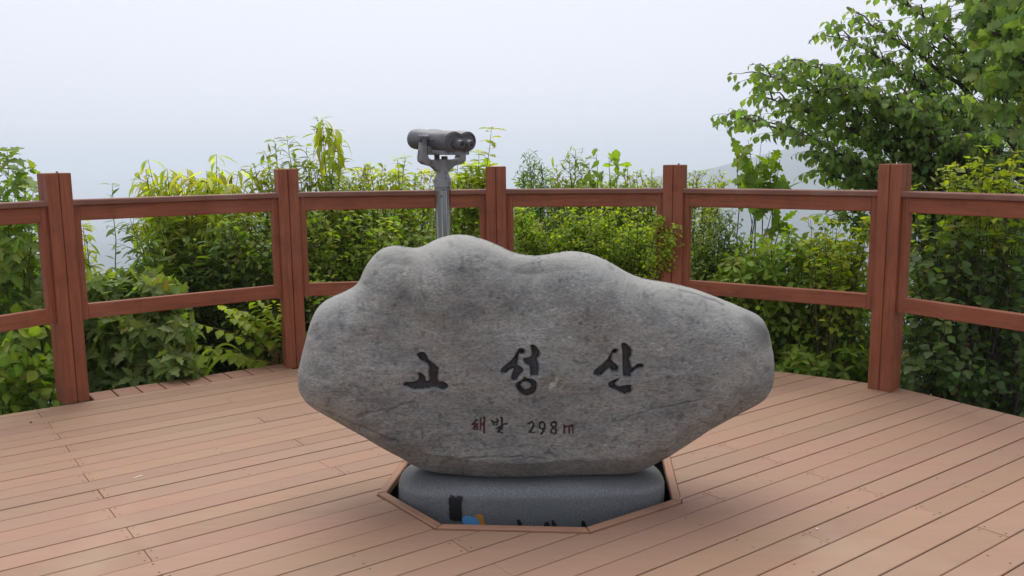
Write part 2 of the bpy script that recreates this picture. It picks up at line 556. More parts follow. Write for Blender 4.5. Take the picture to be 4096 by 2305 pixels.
def build_deck():
    mb = MB()
    pitch, gap = 0.1265, 0.0052
    N0 = 3.443 - 40 * pitch
    EDGE = 5.662
    rd = random.Random(3)
    k = 0
    # joints fall on every other board along a few joist lines
    lines = [(-1.377 * CA + 3.092 * SA), (-1.574 * CA + 4.974 * SA), 3.35, 2.55 - 2.9]
    for k in range(-20, 62):
        n0 = N0 + k * pitch
        n1 = min(n0 + pitch - gap * rd.uniform(0.75, 1.25), EDGE)
        if n0 > EDGE - 0.02: continue
        cuts = []
        if k % 2 == 0: cuts = [lines[0] , lines[2]]
        else: cuts = [lines[1], lines[3]]
        if k % 4 == 3: cuts = [lines[1] + 1.1, lines[3]]
        cm = chord((n0 + n1) / 2)
        if cm: cuts = [c for c in cuts if not cm[0] - 0.06 < c < cm[1] + 0.06]
        cuts = sorted([-9] + [c + rd.uniform(-0.01, 0.01) for c in cuts] + [9])
        for a, b in zip(cuts[:-1], cuts[1:]):
            a += 0.001; b -= 0.001
            quad = [(BD[0] * s + BN[0] * t, BD[1] * s + BN[1] * t) for s, t in ((a, n0), (b, n0), (b, n1), (a, n1))]
            q = quad
            for i in range(len(DECK)):
                p0, p1 = DECK[i], DECK[(i + 1) % len(DECK)]
                nn = (-(p1[1] - p0[1]), p1[0] - p0[0])
                q = clip(q, p0, nn)
                if not q: break
            if not q: continue
            g = rd.uniform(0.9, 1.05); hgt = rd.uniform(-0.0012, 0.0012)
            c = (g, g * rd.uniform(0.965, 1.02), g * rd.uniform(0.95, 1.03))
            for piece in minus_opening(q):
                if len(piece) > 2: mb.slab(piece, -0.026 + hgt, hgt, 0.0022, c)
            for sj in [v for v in (a + 0.02, b - 0.02) if abs(v) < 8] + [0.125 + 0.6 * i for i in range(-4, 9) if rd.random() < 0.25]:
                for nj in (n0 + 0.022, n1 - 0.022):          # screw heads
                    if not (a + 0.01 < sj < b - 0.01): continue
                    x, y = sj * CA - nj * SA, sj * SA + nj * CA
                    if all((x - DECK[i][0]) * -(DECK[(i + 1) % len(DECK)][1] - DECK[i][1]) + (y - DECK[i][1]) * (DECK[(i + 1) % len(DECK)][0] - DECK[i][0]) > 0.05 for i in range(len(DECK))) and not inside_open(x, y):
                        r_ = 0.0042; mb.add([(x + r_ * math.cos(q), y + r_ * math.sin(q), hgt + 0.0007) for q in np.linspace(0, 6.283, 8, endpoint=False)], [tuple(range(8))], (0.28, 0.26, 0.26))
    # short edging boards laid across, between the first and second posts of the left bay
    a0 = POSTS[1][0] * CA + POSTS[1][1] * SA + 0.085
    a1 = POSTS[2][0] * CA + POSTS[2][1] * SA - 0.03
    nb = 9; st = (a1 - a0) / nb
    for i in range(nb):
        s0, s1 = a0 + i * st + 0.004, a0 + (i + 1) * st - 0.004
        q = [(BD[0] * s + BN[0] * t, BD[1] * s + BN[1] * t) for s, t in ((s0, EDGE + 0.004), (s1, EDGE + 0.004), (s1, EDGE + 0.2), (s0, EDGE + 0.2))]
        g = rd.uniform(0.86, 0.98)
        mb.slab(q, -0.026, 0.001, 0.0035, (g, g * 0.88, g * 0.92))
    o = mb.build('deck', M_DECK, col=True)
    tag(o, kind='structure')
    # joists under the boards: only glimpsed at the opening and past the edge
    jb = MB()
    for i in range(-6, 9):
        s = i * 0.6 + 0.1
        q = [(BD[0] * a + BN[0] * t, BD[1] * a + BN[1] * t) for a, t in ((s, -2.5), (s + 0.05, -2.5), (s + 0.05, 5.6), (s, 5.6))]
        for i2 in range(len(DECK)):
            p0, p1 = DECK[i2], DECK[(i2 + 1) % len(DECK)]
            if q: q = clip(q, (p0[0], p0[1]), (-(p1[1] - p0[1]), p1[0] - p0[0]))
        if q:
            for piece in minus_opening(q): jb.slab(piece, -0.16, -0.03, 0.002)
    for i in range(len(DECK)):                       # fascia board round the rim
        p0, p1 = DECK[i], DECK[(i + 1) % len(DECK)]
        c = inset(DECK, 0.03)
        a, b = c[i], c[(i + 1) % len(DECK)]
        jb.beam((a[0], a[1], -0.11), (b[0], b[1], -0.11), (0, 0, 1), 0.03, 0.16)
    j = jb.build('deck_frame', M_DARK); tag(j, kind='structure')
build_deck()

def build_kerb():
    root = empty('opening_kerb', (0, 3.8, 0))
    tag(root, 'low reddish wooden kerb framing the many sided opening in the deck below the boulder', 'kerb')
    inn = inset(OPEN, 0.037)
    rd = random.Random(5)
    for i in range(len(OPEN)):
        j = (i + 1) % len(OPEN)
        q = [OPEN[i], OPEN[j], inn[j], inn[i]]
        d = Vector(OPEN[j]) - Vector(OPEN[i]); d.normalize()
        q = [(x - y0 * 0, y) for (x, y), y0 in zip(q, (0, 0, 0, 0))]
        q[0] = (q[0][0] + d.x * 0.0015, q[0][1] + d.y * 0.0015); q[3] = (q[3][0] + d.x * 0.0015, q[3][1] + d.y * 0.0015)
        q[1] = (q[1][0] - d.x * 0.0015, q[1][1] - d.y * 0.0015); q[2] = (q[2][0] - d.x * 0.0015, q[2][1] - d.y * 0.0015)
        mb = MB(); mb.slab([(x, y - 3.8) for x, y in q], -0.02, 0.0095 + rd.uniform(-.001, .001), 0.004)
        o = mb.build('kerb_board', M_KERB, root)
        grain_dir(o, (d.x, d.y, 0), rd.uniform(0, 9))
build_kerb()

# ------------------------------------------------------------------ railing
def build_railing():
    root = empty('wooden_railing', (0, 6.0, 0))
    tag(root, 'reddish brown wooden railing with square grooved posts running round the deck edge', 'railing')
    off = np.array([0, 6.0, 0])
    rd = random.Random(11)
    for k, (x, y, t) in enumerate(POSTS):
        ex, ey = Vector((math.cos(t), math.sin(t), 0)), Vector((-math.sin(t), math.cos(t), 0))
        c = Vector((x, y, 0)) + ey * (POST_W / 2) - Vector(off)
        h = POST_W / 2; g = 0.0045; dp = 0.009; bv = 0.004
        sec = []
        for q in range(4):                            # four faces, each with a groove down the middle
            a = (math.cos(q * math.pi / 2), math.sin(q * math.pi / 2))
            bq = (-a[1], a[0])
            for s_, d_ in ((-h + bv, h), (-g, h), (0, h - dp), (g, h), (h - bv, h)):
                sec.append((a[0] * d_ + bq[0] * s_, a[1] * d_ + bq[1] * s_))
        mb = MB()
        mb.rings([[c + ex * px * f + ey * py * f + Vector((0, 0, z)) for px, py in sec] for z, f in ((0.001, 1), (POST_H - 0.004, 1), (POST_H, 0.965))])
        o = mb.build('post', M_WOOD, root)
        grain_dir(o, (0, 0, 1), k * 1.37)
        if k in (1, 4, 5):                            # small screw standing on the post top
            sb = MB(); sb.lathe([(0.004, 0), (0.007, 0.004), (0.006, 0.009), (0.001, 0.012)], 8, c + ex * 0.022 + ey * 0.01 + Vector((0, 0, POST_H - 0.001)))
            sb.build('screw', M_GREY, o)
    for k in range(len(POSTS) - 1):
        def ctr(i, back):
            x, y, t = POSTS[i]
            return Vector((x, y, 0)) + Vector((-math.sin(t), math.cos(t), 0)) * back
        A, B = ctr(k, 0.062) - Vector(off), ctr(k + 1, 0.062) - Vector(off)
        d = (B - A).normalized(); nrm = Vector((d.y, -d.x, 0))     # towards the deck
        L = (B - A).length; e = 0.0725
        up = Vector((0, 0, 1))
        def bm(name, s0, s1, z, wd, hg, m, fwd=0.0, bev=0.004):
            mb = MB(); mb.beam(A + d * s0 + up * z + nrm * fwd, A + d * s1 + up * z + nrm * fwd, up, wd, hg, bev)
            o = mb.build(name, m, root); grain_dir(o, d, rd.uniform(0, 20)); return o
        o = bm('cap_rail', e - 0.004, L - e + 0.004, 1.1885, 0.105, 0.034, M_CAP, -0.006, 0.005)
        bm('top_rail', e + 0.046, L - e - 0.046, 1.1265, 0.04, 0.09, M_WOOD)
        bm('middle_rail', e + 0.046, L - e - 0.046, 0.536, 0.042, 0.09, M_WOOD)
        for s in (e + 0.022, L - e - 0.022):
            mb = MB(); P = A + d * s
            mb.beam(P + up * 0.489, P + up * 1.1715, nrm, 0.047, 0.044, 0.003)
            o = mb.build('stile', M_WOOD, root); grain_dir(o, up, rd.uniform(0, 20))
build_railing()

# traced shapes, metres: boulder outline, carved letters, brush strokes of the small line, marks on the plinth
OUTLINE = [(-0.907, 0.485), (-0.905, 0.539), (-0.894, 0.586), (-0.874, 0.653), (-0.86, 0.702), (-0.845, 0.752), (-0.823, 0.801), (-0.793, 0.834), (-0.752, 0.858), (-0.702, 0.878), (-0.653, 0.902), (-0.631, 0.931), (-0.618, 0.963), (-0.597, 0.999), (-0.571, 1.031), (-0.542, 1.055), (-0.51, 1.067), (-0.478, 1.07), (-0.446, 1.065), (-0.414, 1.058), (-0.381, 1.06), (-0.349, 1.075), (-0.308, 1.096), (-0.268, 1.107), (-0.236, 1.112), (-0.196, 1.111), (-0.156, 1.104), (-0.116, 1.091), (-0.076, 1.075), (-0.036, 1.056), (-0.004, 1.039), (0.036, 1.027), (0.077, 1.021), (0.117, 1.02), (0.157, 1.026), (0.197, 1.034), (0.238, 1.038), (0.278, 1.036), (0.318, 1.028), (0.359, 1.015), (0.399, 0.997), (0.439, 0.972), (0.48, 0.947), (0.521, 0.93), (0.561, 0.917), (0.618, 0.907), (0.683, 0.896), (0.74, 0.881), (0.797, 0.862), (0.854, 0.839), (0.912, 0.816), (0.969, 0.79), (1.019, 0.769), (1.044, 0.75), (1.062, 0.723), (1.077, 0.681), (1.084, 0.64), (1.093, 0.598), (1.098, 0.548), (1.096, 0.494), (1.09, 0.463), (1.073, 0.425), (1.051, 0.399), (1.013, 0.376), (0.954, 0.347), (0.887, 0.313), (0.82, 0.284), (0.754, 0.251), (0.696, 0.218), (0.63, 0.186), (0.573, 0.159), (0.525, 0.138), (0.493, 0.129), (0.429, 0.126), (0.364, 0.125), (0.284, 0.123), (0.203, 0.12), (0.107, 0.119), (0.01, 0.118), (-0.078, 0.117), (-0.166, 0.123), (-0.239, 0.128), (-0.311, 0.137), (-0.359, 0.144), (-0.399, 0.155), (-0.438, 0.177), (-0.478, 0.202), (-0.535, 0.228), (-0.592, 0.259), (-0.641, 0.282), (-0.698, 0.308), (-0.756, 0.339), (-0.805, 0.366), (-0.847, 0.393), (-0.876, 0.42), (-0.893, 0.447)]
GLYPHS = {'go': [(-0.3812, 0.6553), (-0.3734, 0.6638), (-0.3606, 0.668), (-0.35, 0.6683), (-0.3438, 0.6635), (-0.3365, 0.6504), (-0.3338, 0.6405), (-0.315, 0.6264), (-0.2985, 0.611), (-0.2918, 0.6044), (-0.293, 0.5892), (-0.2968, 0.574), (-0.2977, 0.55), (-0.2828, 0.5503), (-0.2703, 0.5432), (-0.2598, 0.5352), (-0.257, 0.5277), (-0.2623, 0.5177), (-0.2752, 0.5118), (-0.2837, 0.5114), (-0.2964, 0.5172), (-0.3134, 0.5183), (-0.3304, 0.5176), (-0.3518, 0.5143), (-0.3774, 0.5116), (-0.3986, 0.5131), (-0.4196, 0.523), (-0.4365, 0.5275), (-0.4384, 0.5341), (-0.4361, 0.5428), (-0.419, 0.5457), (-0.3977, 0.5459), (-0.3849, 0.5488), (-0.3783, 0.5553), (-0.3738, 0.5661), (-0.3757, 0.5771), (-0.3797, 0.5828), (-0.3733, 0.5857), (-0.3627, 0.5847), (-0.3524, 0.5746), (-0.3471, 0.5658), (-0.3457, 0.5506), (-0.3338, 0.5504), (-0.3343, 0.5657), (-0.3352, 0.5831), (-0.3334, 0.6049), (-0.3323, 0.6135), (-0.3385, 0.6223), (-0.349, 0.6259), (-0.3616, 0.6291), (-0.3698, 0.64), (-0.3767, 0.6496)],
's1': [(-0.0499, 0.5866), (-0.0443, 0.5974), (-0.0271, 0.6102), (-0.01, 0.623), (0.0049, 0.6381), (0.0135, 0.651), (0.0179, 0.6596), (0.0222, 0.6682), (0.0286, 0.6724), (0.0378, 0.6714), (0.0475, 0.6657), (0.0504, 0.6592), (0.0474, 0.6506), (0.0376, 0.6477), (0.0262, 0.65), (0.0224, 0.6444), (0.0214, 0.6314), (0.0204, 0.614), (0.0173, 0.6045), (0.0258, 0.6053), (0.0363, 0.5974), (0.0439, 0.5886), (0.0404, 0.579), (0.0276, 0.5683), (0.0211, 0.5596), (0.0168, 0.5496), (0.0083, 0.5458), (-0.0045, 0.5468), (-0.0108, 0.5513), (-0.0086, 0.5621), (-0.0042, 0.5752), (0.0002, 0.586), (0.0037, 0.5947), (-0.0062, 0.5904), (-0.0189, 0.5849), (-0.0254, 0.5776), (-0.0339, 0.5733), (-0.0445, 0.5747), (-0.0496, 0.58)],
's2': [(0.0701, 0.6806), (0.0752, 0.6862), (0.0857, 0.6847), (0.0983, 0.6738), (0.1088, 0.6586), (0.1104, 0.6477), (0.1066, 0.6391), (0.0968, 0.6314), (0.0993, 0.6219), (0.1034, 0.6066), (0.1041, 0.587), (0.1023, 0.5618), (0.0849, 0.5598), (0.0692, 0.5604), (0.0679, 0.57), (0.0685, 0.5874), (0.0661, 0.6005), (0.0576, 0.6058), (0.0492, 0.6115), (0.0429, 0.6203), (0.04, 0.6312), (0.0536, 0.6354), (0.0685, 0.6374), (0.0749, 0.6438), (0.0758, 0.6546), (0.0729, 0.6698)],
's3': [(0.0424, 0.5651), (0.053, 0.5571), (0.0657, 0.5548), (0.0784, 0.5516), (0.0932, 0.5414), (0.0974, 0.5304), (0.096, 0.5129), (0.0887, 0.4955), (0.0737, 0.4847), (0.0566, 0.4792), (0.0417, 0.482), (0.0269, 0.4962), (0.0164, 0.5072), (0.0101, 0.5204), (0.0103, 0.5336), (0.0188, 0.5422), (0.0338, 0.5477), (0.0411, 0.5551)],
'hole': [(0.0285, 0.5268), (0.0358, 0.5376), (0.0486, 0.541), (0.0613, 0.5374), (0.0719, 0.5285), (0.0697, 0.5176), (0.0569, 0.5112), (0.0483, 0.51), (0.0377, 0.5158)],
'n1': [(0.3185, 0.576), (0.3227, 0.5847), (0.3375, 0.5975), (0.3544, 0.6082), (0.3692, 0.6232), (0.3818, 0.6383), (0.3881, 0.6512), (0.3944, 0.6641), (0.4007, 0.6714), (0.4112, 0.6721), (0.4168, 0.666), (0.4156, 0.6574), (0.4071, 0.651), (0.3966, 0.6524), (0.3924, 0.6447), (0.3945, 0.636), (0.3903, 0.6295), (0.3968, 0.6186), (0.4096, 0.6076), (0.4202, 0.5988), (0.4216, 0.5901), (0.414, 0.5784), (0.4055, 0.5759), (0.3949, 0.5817), (0.3863, 0.5918), (0.3758, 0.5862), (0.3673, 0.5776), (0.3567, 0.5669), (0.344, 0.5592), (0.3313, 0.5606), (0.3206, 0.5673)],
'n2': [(0.4302, 0.6831), (0.4322, 0.6918), (0.4385, 0.6951), (0.4491, 0.6916), (0.464, 0.6785), (0.4735, 0.6654), (0.4749, 0.6503), (0.4707, 0.6395), (0.4623, 0.6318), (0.4667, 0.6178), (0.4711, 0.6004), (0.4733, 0.5908), (0.4817, 0.5981), (0.4943, 0.6089), (0.507, 0.6109), (0.5198, 0.6064), (0.522, 0.5977), (0.5157, 0.5921), (0.4988, 0.5893), (0.484, 0.5829), (0.4735, 0.5743), (0.4702, 0.5569), (0.4567, 0.5536), (0.4418, 0.5559), (0.4366, 0.5616), (0.4373, 0.5834), (0.4362, 0.6182), (0.4355, 0.6528), (0.4337, 0.6702)],
'n3': [(0.4261, 0.5543), (0.4185, 0.5444), (0.4079, 0.5336), (0.4059, 0.527), (0.4187, 0.5181), (0.4314, 0.5202), (0.4484, 0.5244), (0.4654, 0.5242), (0.4749, 0.5175), (0.4771, 0.5044), (0.47, 0.4913), (0.4552, 0.484), (0.4424, 0.4837), (0.4274, 0.4918), (0.4145, 0.5007), (0.3975, 0.5052), (0.3847, 0.512), (0.3782, 0.523), (0.3794, 0.5339), (0.393, 0.5412), (0.41, 0.548)]}
STROKES = [(0.0035, [(-0.1514, 0.3832), (-0.1429, 0.3783)]), (0.0023, [(-0.1539, 0.3752), (-0.1657, 0.3632)]), (0.0026, [(-0.1658, 0.3624), (-0.1548, 0.3639), (-0.1447, 0.3662)]), (0.0025, [(-0.1447, 0.3654), (-0.151, 0.3582), (-0.1589, 0.3511), (-0.1621, 0.3463), (-0.1537, 0.3405), (-0.1458, 0.3437), (-0.1434, 0.3493), (-0.1472, 0.3542)]), (0.0043, [(-0.1323, 0.3854), (-0.132, 0.3798)]), (0.0029, [(-0.1332, 0.375), (-0.1334, 0.3621), (-0.1342, 0.3379)]), (0.004, [(-0.1186, 0.3917), (-0.1164, 0.3836)]), (0.0043, [(-0.1181, 0.3748), (-0.1192, 0.3264)]), (0.0029, [(-0.1307, 0.362), (-0.1237, 0.3636)]), (0.0025, [(-0.0884, 0.3785), (-0.0823, 0.372), (-0.08, 0.3647), (-0.0817, 0.3583)]), (0.0033, [(-0.0666, 0.3831), (-0.0627, 0.3782)]), (0.0028, [(-0.0643, 0.3742), (-0.0645, 0.3589)]), (0.0017, [(-0.073, 0.3699), (-0.0667, 0.3726)]), (0.0019, [(-0.0747, 0.3574), (-0.0653, 0.3589)]), (0.004, [(-0.0486, 0.3901), (-0.0455, 0.3837)]), (0.0035, [(-0.0468, 0.3788), (-0.0467, 0.3563)]), (0.0016, [(-0.0467, 0.3563), (-0.0529, 0.3531)]), (0.0022, [(-0.0404, 0.3611), (-0.0255, 0.3649)]), (0.0022, [(-0.0529, 0.3523), (-0.0679, 0.3436)]), (0.0022, [(-0.0679, 0.3436), (-0.0585, 0.3467), (-0.0452, 0.3474)]), (0.0025, [(-0.0453, 0.3442), (-0.0539, 0.3394), (-0.0649, 0.3315)]), (0.0022, [(-0.0649, 0.3315), (-0.0587, 0.3281), (-0.0447, 0.3272)]), (0.0036, [(0.0603, 0.3628), (0.0732, 0.3724), (0.0817, 0.3643), (0.0799, 0.3528), (0.0729, 0.3396), (0.0625, 0.3255)]), (0.0032, [(0.0625, 0.3255), (0.072, 0.3262), (0.084, 0.3243)]), (0.0034, [(0.1134, 0.3715), (0.1057, 0.3641), (0.1039, 0.3525), (0.1081, 0.3427), (0.1167, 0.34), (0.1236, 0.3443), (0.127, 0.3532), (0.1245, 0.3638), (0.1185, 0.3701), (0.1134, 0.3715)]), (0.0036, [(0.127, 0.3532), (0.1253, 0.3408), (0.1183, 0.3293), (0.1105, 0.3187)]), (0.0034, [(0.1622, 0.3723), (0.1537, 0.3671), (0.1519, 0.3582), (0.1579, 0.3493), (0.163, 0.3448), (0.1715, 0.3367), (0.1741, 0.3296), (0.1706, 0.3225), (0.1629, 0.3199), (0.1552, 0.3227), (0.1509, 0.3298), (0.1535, 0.3378), (0.1604, 0.3448), (0.1699, 0.3509), (0.1733, 0.358), (0.1708, 0.3678), (0.1622, 0.3723)]), (0.0041, [(0.2042, 0.3541), (0.2054, 0.3221)]), (0.0029, [(0.2084, 0.3496), (0.2153, 0.3522), (0.223, 0.3503)]), (0.0038, [(0.2239, 0.3494), (0.2243, 0.3228)]), (0.0036, [(0.2273, 0.353), (0.235, 0.3564), (0.2393, 0.3502), (0.2397, 0.3226)])]
BAND = [(-0.2667, 0.059), (-0.2559, 0.0619), (-0.2419, 0.0513), (-0.2275, 0.0611), (-0.2122, 0.0547), (-0.2152, 0.0186), (-0.2189, -0.0489), (-0.2677, -0.0484), (-0.2704, -0.0058)]
BLUE = [(-0.2131, -0.0227), (-0.1554, -0.0308), (-0.1437, -0.0423), (-0.1415, -0.0548), (-0.1441, -0.0674), (-0.2156, -0.0665)]
ORANGE = [(-0.1719, -0.0219), (-0.1314, -0.0148), (-0.1246, -0.04), (-0.1201, -0.0576), (-0.1179, -0.0702), (-0.1417, -0.0699), (-0.1461, -0.0447), (-0.1578, -0.0296)]
LETTERS = [[(0.0076, -0.0402), (0.016, -0.0378), (0.0254, -0.0492), (0.0289, -0.0592), (0.03, -0.0743), (0.0157, -0.0742), (0.011, -0.059)], [(0.1494, -0.043), (0.1542, -0.0411), (0.1637, -0.0532), (0.1696, -0.0633), (0.1731, -0.0759), (0.1564, -0.0758), (0.1498, -0.0606)], [(0.2697, -0.0544), (0.2757, -0.047), (0.284, -0.0508), (0.29, -0.0622), (0.2924, -0.0773), (0.2733, -0.0771)], [(0.1183, -0.0603), (0.1291, -0.0478), (0.1398, -0.0517), (0.1421, -0.0756), (0.1206, -0.0754)]]

# ------------------------------------------------------------------ boulder
def seg_dist(P, poly, closed=True):
    """distance and nearest point from points P (n,2) to a polyline"""
    A = np.array(poly, float)
    B = np.roll(A, -1, 0) if closed else A[1:]
    if not closed: A = A[:-1]
    best = np.full(len(P), 1e9); near = np.zeros_like(P)
    for a, b in zip(A, B):
        d = b - a; l2 = max(d @ d, 1e-12)
        t = np.clip(((P - a) @ d) / l2, 0, 1)
        q = a + t[:, None] * d
        r = np.hypot(*(P - q).T)
        mk = r < best
        best[mk] = r[mk]; near[mk] = q[mk]
    return best, near

def inside(P, poly):
    A = np.array(poly, float); B = np.roll(A, -1, 0)
    c = np.zeros(len(P), bool)
    for (x0, y0), (x1, y1) in zip(A, B):
        k = (y0 > P[:, 1]) != (y1 > P[:, 1])
        if y0 != y1:
            xx = (x1 - x0) * (P[:, 1] - y0) / (y1 - y0) + x0
            c ^= k & (P[:, 0] < xx)
    return c

def smooth_loop(poly, it=2):
    p = np.array(poly, float)
    for _ in range(it):                                 # corner cutting
        q = np.roll(p, -1, 0)
        p = np.stack([0.75 * p + 0.25 * q, 0.25 * p + 0.75 * q], 1).reshape(-1, 2)
    return p

def vnoise(P, scale, seed):
    """cheap smooth value noise in 2D, -1..1"""
    r = np.random.default_rng(seed); T = r.uniform(-1, 1, (64, 64))
    q = P * scale + 100; i = np.floor(q).astype(int); f = q - i; f = f * f * (3 - 2 * f)
    a = lambda dx, dy: T[(i[:, 0] + dx) % 64, (i[:, 1] + dy) % 64]
    return (a(0, 0) * (1 - f[:, 0]) + a(1, 0) * f[:, 0]) * (1 - f[:, 1]) + (a(0, 1) * (1 - f[:, 0]) + a(1, 1) * f[:, 0]) * f[:, 1]

def blur(a, n):
    for _ in range(n):
        a = (np.roll(a, 1, 0) + 2 * a + np.roll(a, -1, 0)) / 4
        a = (np.roll(a, 1, 1) + 2 * a + np.roll(a, -1, 1)) / 4
    return a

ROCK_Y, ROCK_D = 3.64, 0.2
# cracks in the face: depth, half width, line
CRACKS = [(0.005, 0.005, [(0.235, 0.632), (0.265, 0.62), (0.295, 0.617)]),
          (0.005, 0.009, [(-0.62, 0.41), (-0.5, 0.43), (-0.4, 0.47)]), (0.005, 0.008, [(-0.75, 0.44), (-0.6, 0.36), (-0.47, 0.29)]),
          (0.006, 0.01, [(0.68, 0.85), (0.78, 0.82), (0.86, 0.79)]), (0.004, 0.007, [(0.4, 0.37), (0.55, 0.42), (0.75, 0.46)]),
          (0.004, 0.007, [(-0.3, 0.2), (-0.1, 0.23), (0.12, 0.22)])]
def build_boulder():
    ol = smooth_loop([(x, z - 0.03 * min(1, max(0, (0.32 - z) / 0.15))) for x, z in OUTLINE], 2)
    st = 0.0033
    x0, x1, z0, z1 = -0.97, 1.10, 0.0, 1.17
    gx = np.arange(x0, x1, st); gz = np.arange(z0, z1, st)
    nx, nz = len(gx), len(gz)
    X, Z = np.meshgrid(gx, gz, indexing='ij')
    P = np.stack([X.ravel(), Z.ravel()], 1)
    ins = inside(P, ol)
    D, N = seg_dist(P, ol)
    D = np.where(ins, D, 0)
    INS = ins.reshape(nx, nz)
    out_need = np.zeros_like(INS)
    for dx in (-1, 0, 1):
        for dz in (-1, 0, 1): out_need |= np.roll(np.roll(INS, dx, 0), dz, 1)
    snap = (out_need & ~INS).ravel()
    keep = out_need.ravel()
    # rounding radius: wide on the crown, tight along the undercut flanks
    zz = (P[:, 1] - 0.05) / 1.05
    low = np.clip((0.42 - P[:, 1]) / 0.2, 0, 1); low = low * low * (3 - 2 * low)
    Rr = 0.17 * (1 - low) + 0.11 * low + 0.035 * vnoise(P, 3.1, 4)
    s = np.clip(D / Rr, 0, 1)
    phi = s * math.pi / 2
    dp_round, h_round = Rr * (1 - np.cos(phi)), np.sin(phi)
    # the undercut: first the underside runs forward, then a steep facet climbs to the face
    sp = np.array([0, .25, .4, .5, .62, .8, 1.0])
    dpc = np.interp(s, sp, [0, .03, .10, .25, .5, .86, 1.0]); hc = np.interp(s, sp, [0, .34, .5, .62, .77, .965, 1.0])
    dp = dp_round * (1 - low) + dpc * Rr * low
    h = h_round * (1 - low) + hc * low
    move = np.where(D < Rr, D - dp, 0)
    dirv = np.where(D[:, None] > 1e-6, (N - P) / np.maximum(D, 1e-6)[:, None], 0)
    mvx = (dirv[:, 0] * move).reshape(nx, nz); mvz = (dirv[:, 1] * move).reshape(nx, nz)
    mvx, mvz = blur(mvx, 3), blur(mvz, 3)
    edge = np.clip(D / 0.012, 0, 1)
    Q = P + np.stack([mvx.ravel(), mvz.ravel()], 1) * edge[:, None]
    Q[snap] = N[snap]
    H = np.where(ins, h, 0).reshape(nx, nz)
    Hs = blur(H, 10).ravel(); H = H.ravel()
    wgt = np.clip((D - 0.02) / 0.05, 0, 1)
    H = H * (1 - wgt) + Hs * wgt
    # long wave relief of the face: flutes running down from the dips of the crest
    cx = P[:, 0]
    relief = 0.016 * vnoise(P, 2.3, 1) + 0.008 * vnoise(P, 5.5, 2)
    crest = np.exp(-(np.clip(P[:, 1] - 0.9, None, 0) / 0.2) ** 2)
    relief += crest * 0.06 * (np.exp(-((cx + 0.25) / 0.16) ** 2) - np.exp(-((cx + 0.42) / 0.07) ** 2) - np.exp(-((cx - 0.1) / 0.13) ** 2) + 0.7 * np.exp(-((cx - 0.3) / 0.13) ** 2))
    relief += 0.045 * np.clip((D - 0.1) / 0.35, 0, 1)
    relief *= np.clip(D / 0.1, 0, 1)
    fine = 0.0035 * vnoise(P + 0.03 * vnoise(P, 9, 71)[:, None], 13, 72)
    pit = np.clip(vnoise(P, 34, 73) * 0.6 + vnoise(P, 71, 74) * 0.6 - 0.42, 0, 1)
    fine -= 0.006 * pit
    crack = np.zeros(len(P))
    for dep, wd_, pl in CRACKS:
        sel = np.where((P[:, 0] > min(q[0] for q in pl) - .03) & (P[:, 0] < max(q[0] for q in pl) + .03) & (P[:, 1] > min(q[1] for q in pl) - .03) & (P[:, 1] < max(q[1] for q in pl) + .03))[0]
        B_ = P[sel] + 0.006 * np.stack([vnoise(P[sel], 40, 75), vnoise(P[sel], 40, 76)], 1)
        d, _ = seg_dist(B_, pl, False); crack[sel] = np.maximum(crack[sel], dep * np.clip(1 - d / wd_, 0, 1))
    fine -= crack
    fine += (0.0026 * vnoise(P, 22, 5) + 0.0014 * vnoise(P, 60, 6) + 0.0011 * vnoise(P * [1, 1.7], 120, 8)) * np.clip(D / 0.02, 0.15, 1)
    lean = 0.05 * (P[:, 1] - 0.4)                        # the face leans back a little
    # engraving
    tsd = np.full(len(P), -1.0); tpoly = np.zeros(len(P), np.int8)
    box = np.where(keep & (P[:, 0] > -0.5) & (P[:, 0] < 0.6) & (P[:, 1] > 0.2) & (P[:, 1] < 0.75))[0]
    B = Q[box]
    sd1 = np.full(len(B), -1.0); id1 = np.zeros(len(B), int)
    for k, poly in GLYPHS.items():
        if k == 'hole': continue
        poly = smooth_loop(poly, 1)
        d, _ = seg_dist(B, poly); sg = np.where(inside(B, poly), d, -d)
        if k == 's3':
            hp = smooth_loop(GLYPHS['hole'], 1); d, _ = seg_dist(B, hp); sg = np.minimum(sg, np.where(inside(B, hp), -d, d))
        id1[sg > sd1] = {'g': 1, 's': 2, 'n': 3}[k[0]]; sd1 = np.maximum(sd1, sg)
    sd2 = np.full(len(B), -1.0); id2 = np.zeros(len(B), int)
    for k, (r, pl) in enumerate(STROKES):
        d, _ = seg_dist(B, pl, False); d = max(r, 0.0034) * 1.2 - d
        id2[d > sd2] = 11 + sum(k >= q for q in (9, 22, 24, 26, 27)); sd2 = np.maximum(sd2, d)
    carve1 = np.zeros(len(P)); carve2 = np.zeros(len(P))
    carve1[box] = np.clip(sd1 / 0.0075 + 0.15, 0, 1) * (sd1 > -0.001)
    carve2[box] = np.clip(sd2 / 0.004 + 0.2, 0, 1) * (sd2 > -0.0008)
    T1 = np.full(len(P), -1.0); T1[box] = sd1; T2 = np.full(len(P), -1.0); T2[box] = sd2
    LID = np.zeros(len(P), int); LID[box] = np.where(sd1 > 0, id1, id2)
    carve = 0.03 * (1 - (1 - np.minimum(carve1, 1)) ** 2) + 0.010 * carve2
    # a chipped pale scar between the second and third letters
    sc = np.hypot((P[:, 0] - 0.163) / 0.05 + 0.5 * vnoise(P, 18, 31), (P[:, 1] - 0.537) / 0.045 + 0.5 * vnoise(P, 18, 32))
    scar = np.clip(1 - sc, 0, 1)
    yf = ROCK_Y - H * ROCK_D - relief - fine + lean * np.clip(D / 0.1, 0, 1) + carve - 0 + 0.01 * scar
    yb = ROCK_Y + H * 0.2 + 0.02 * vnoise(P, 2.1, 9) * np.clip(D / 0.1, 0, 1)
    yf[snap] = ROCK_Y; yb[snap] = ROCK_Y
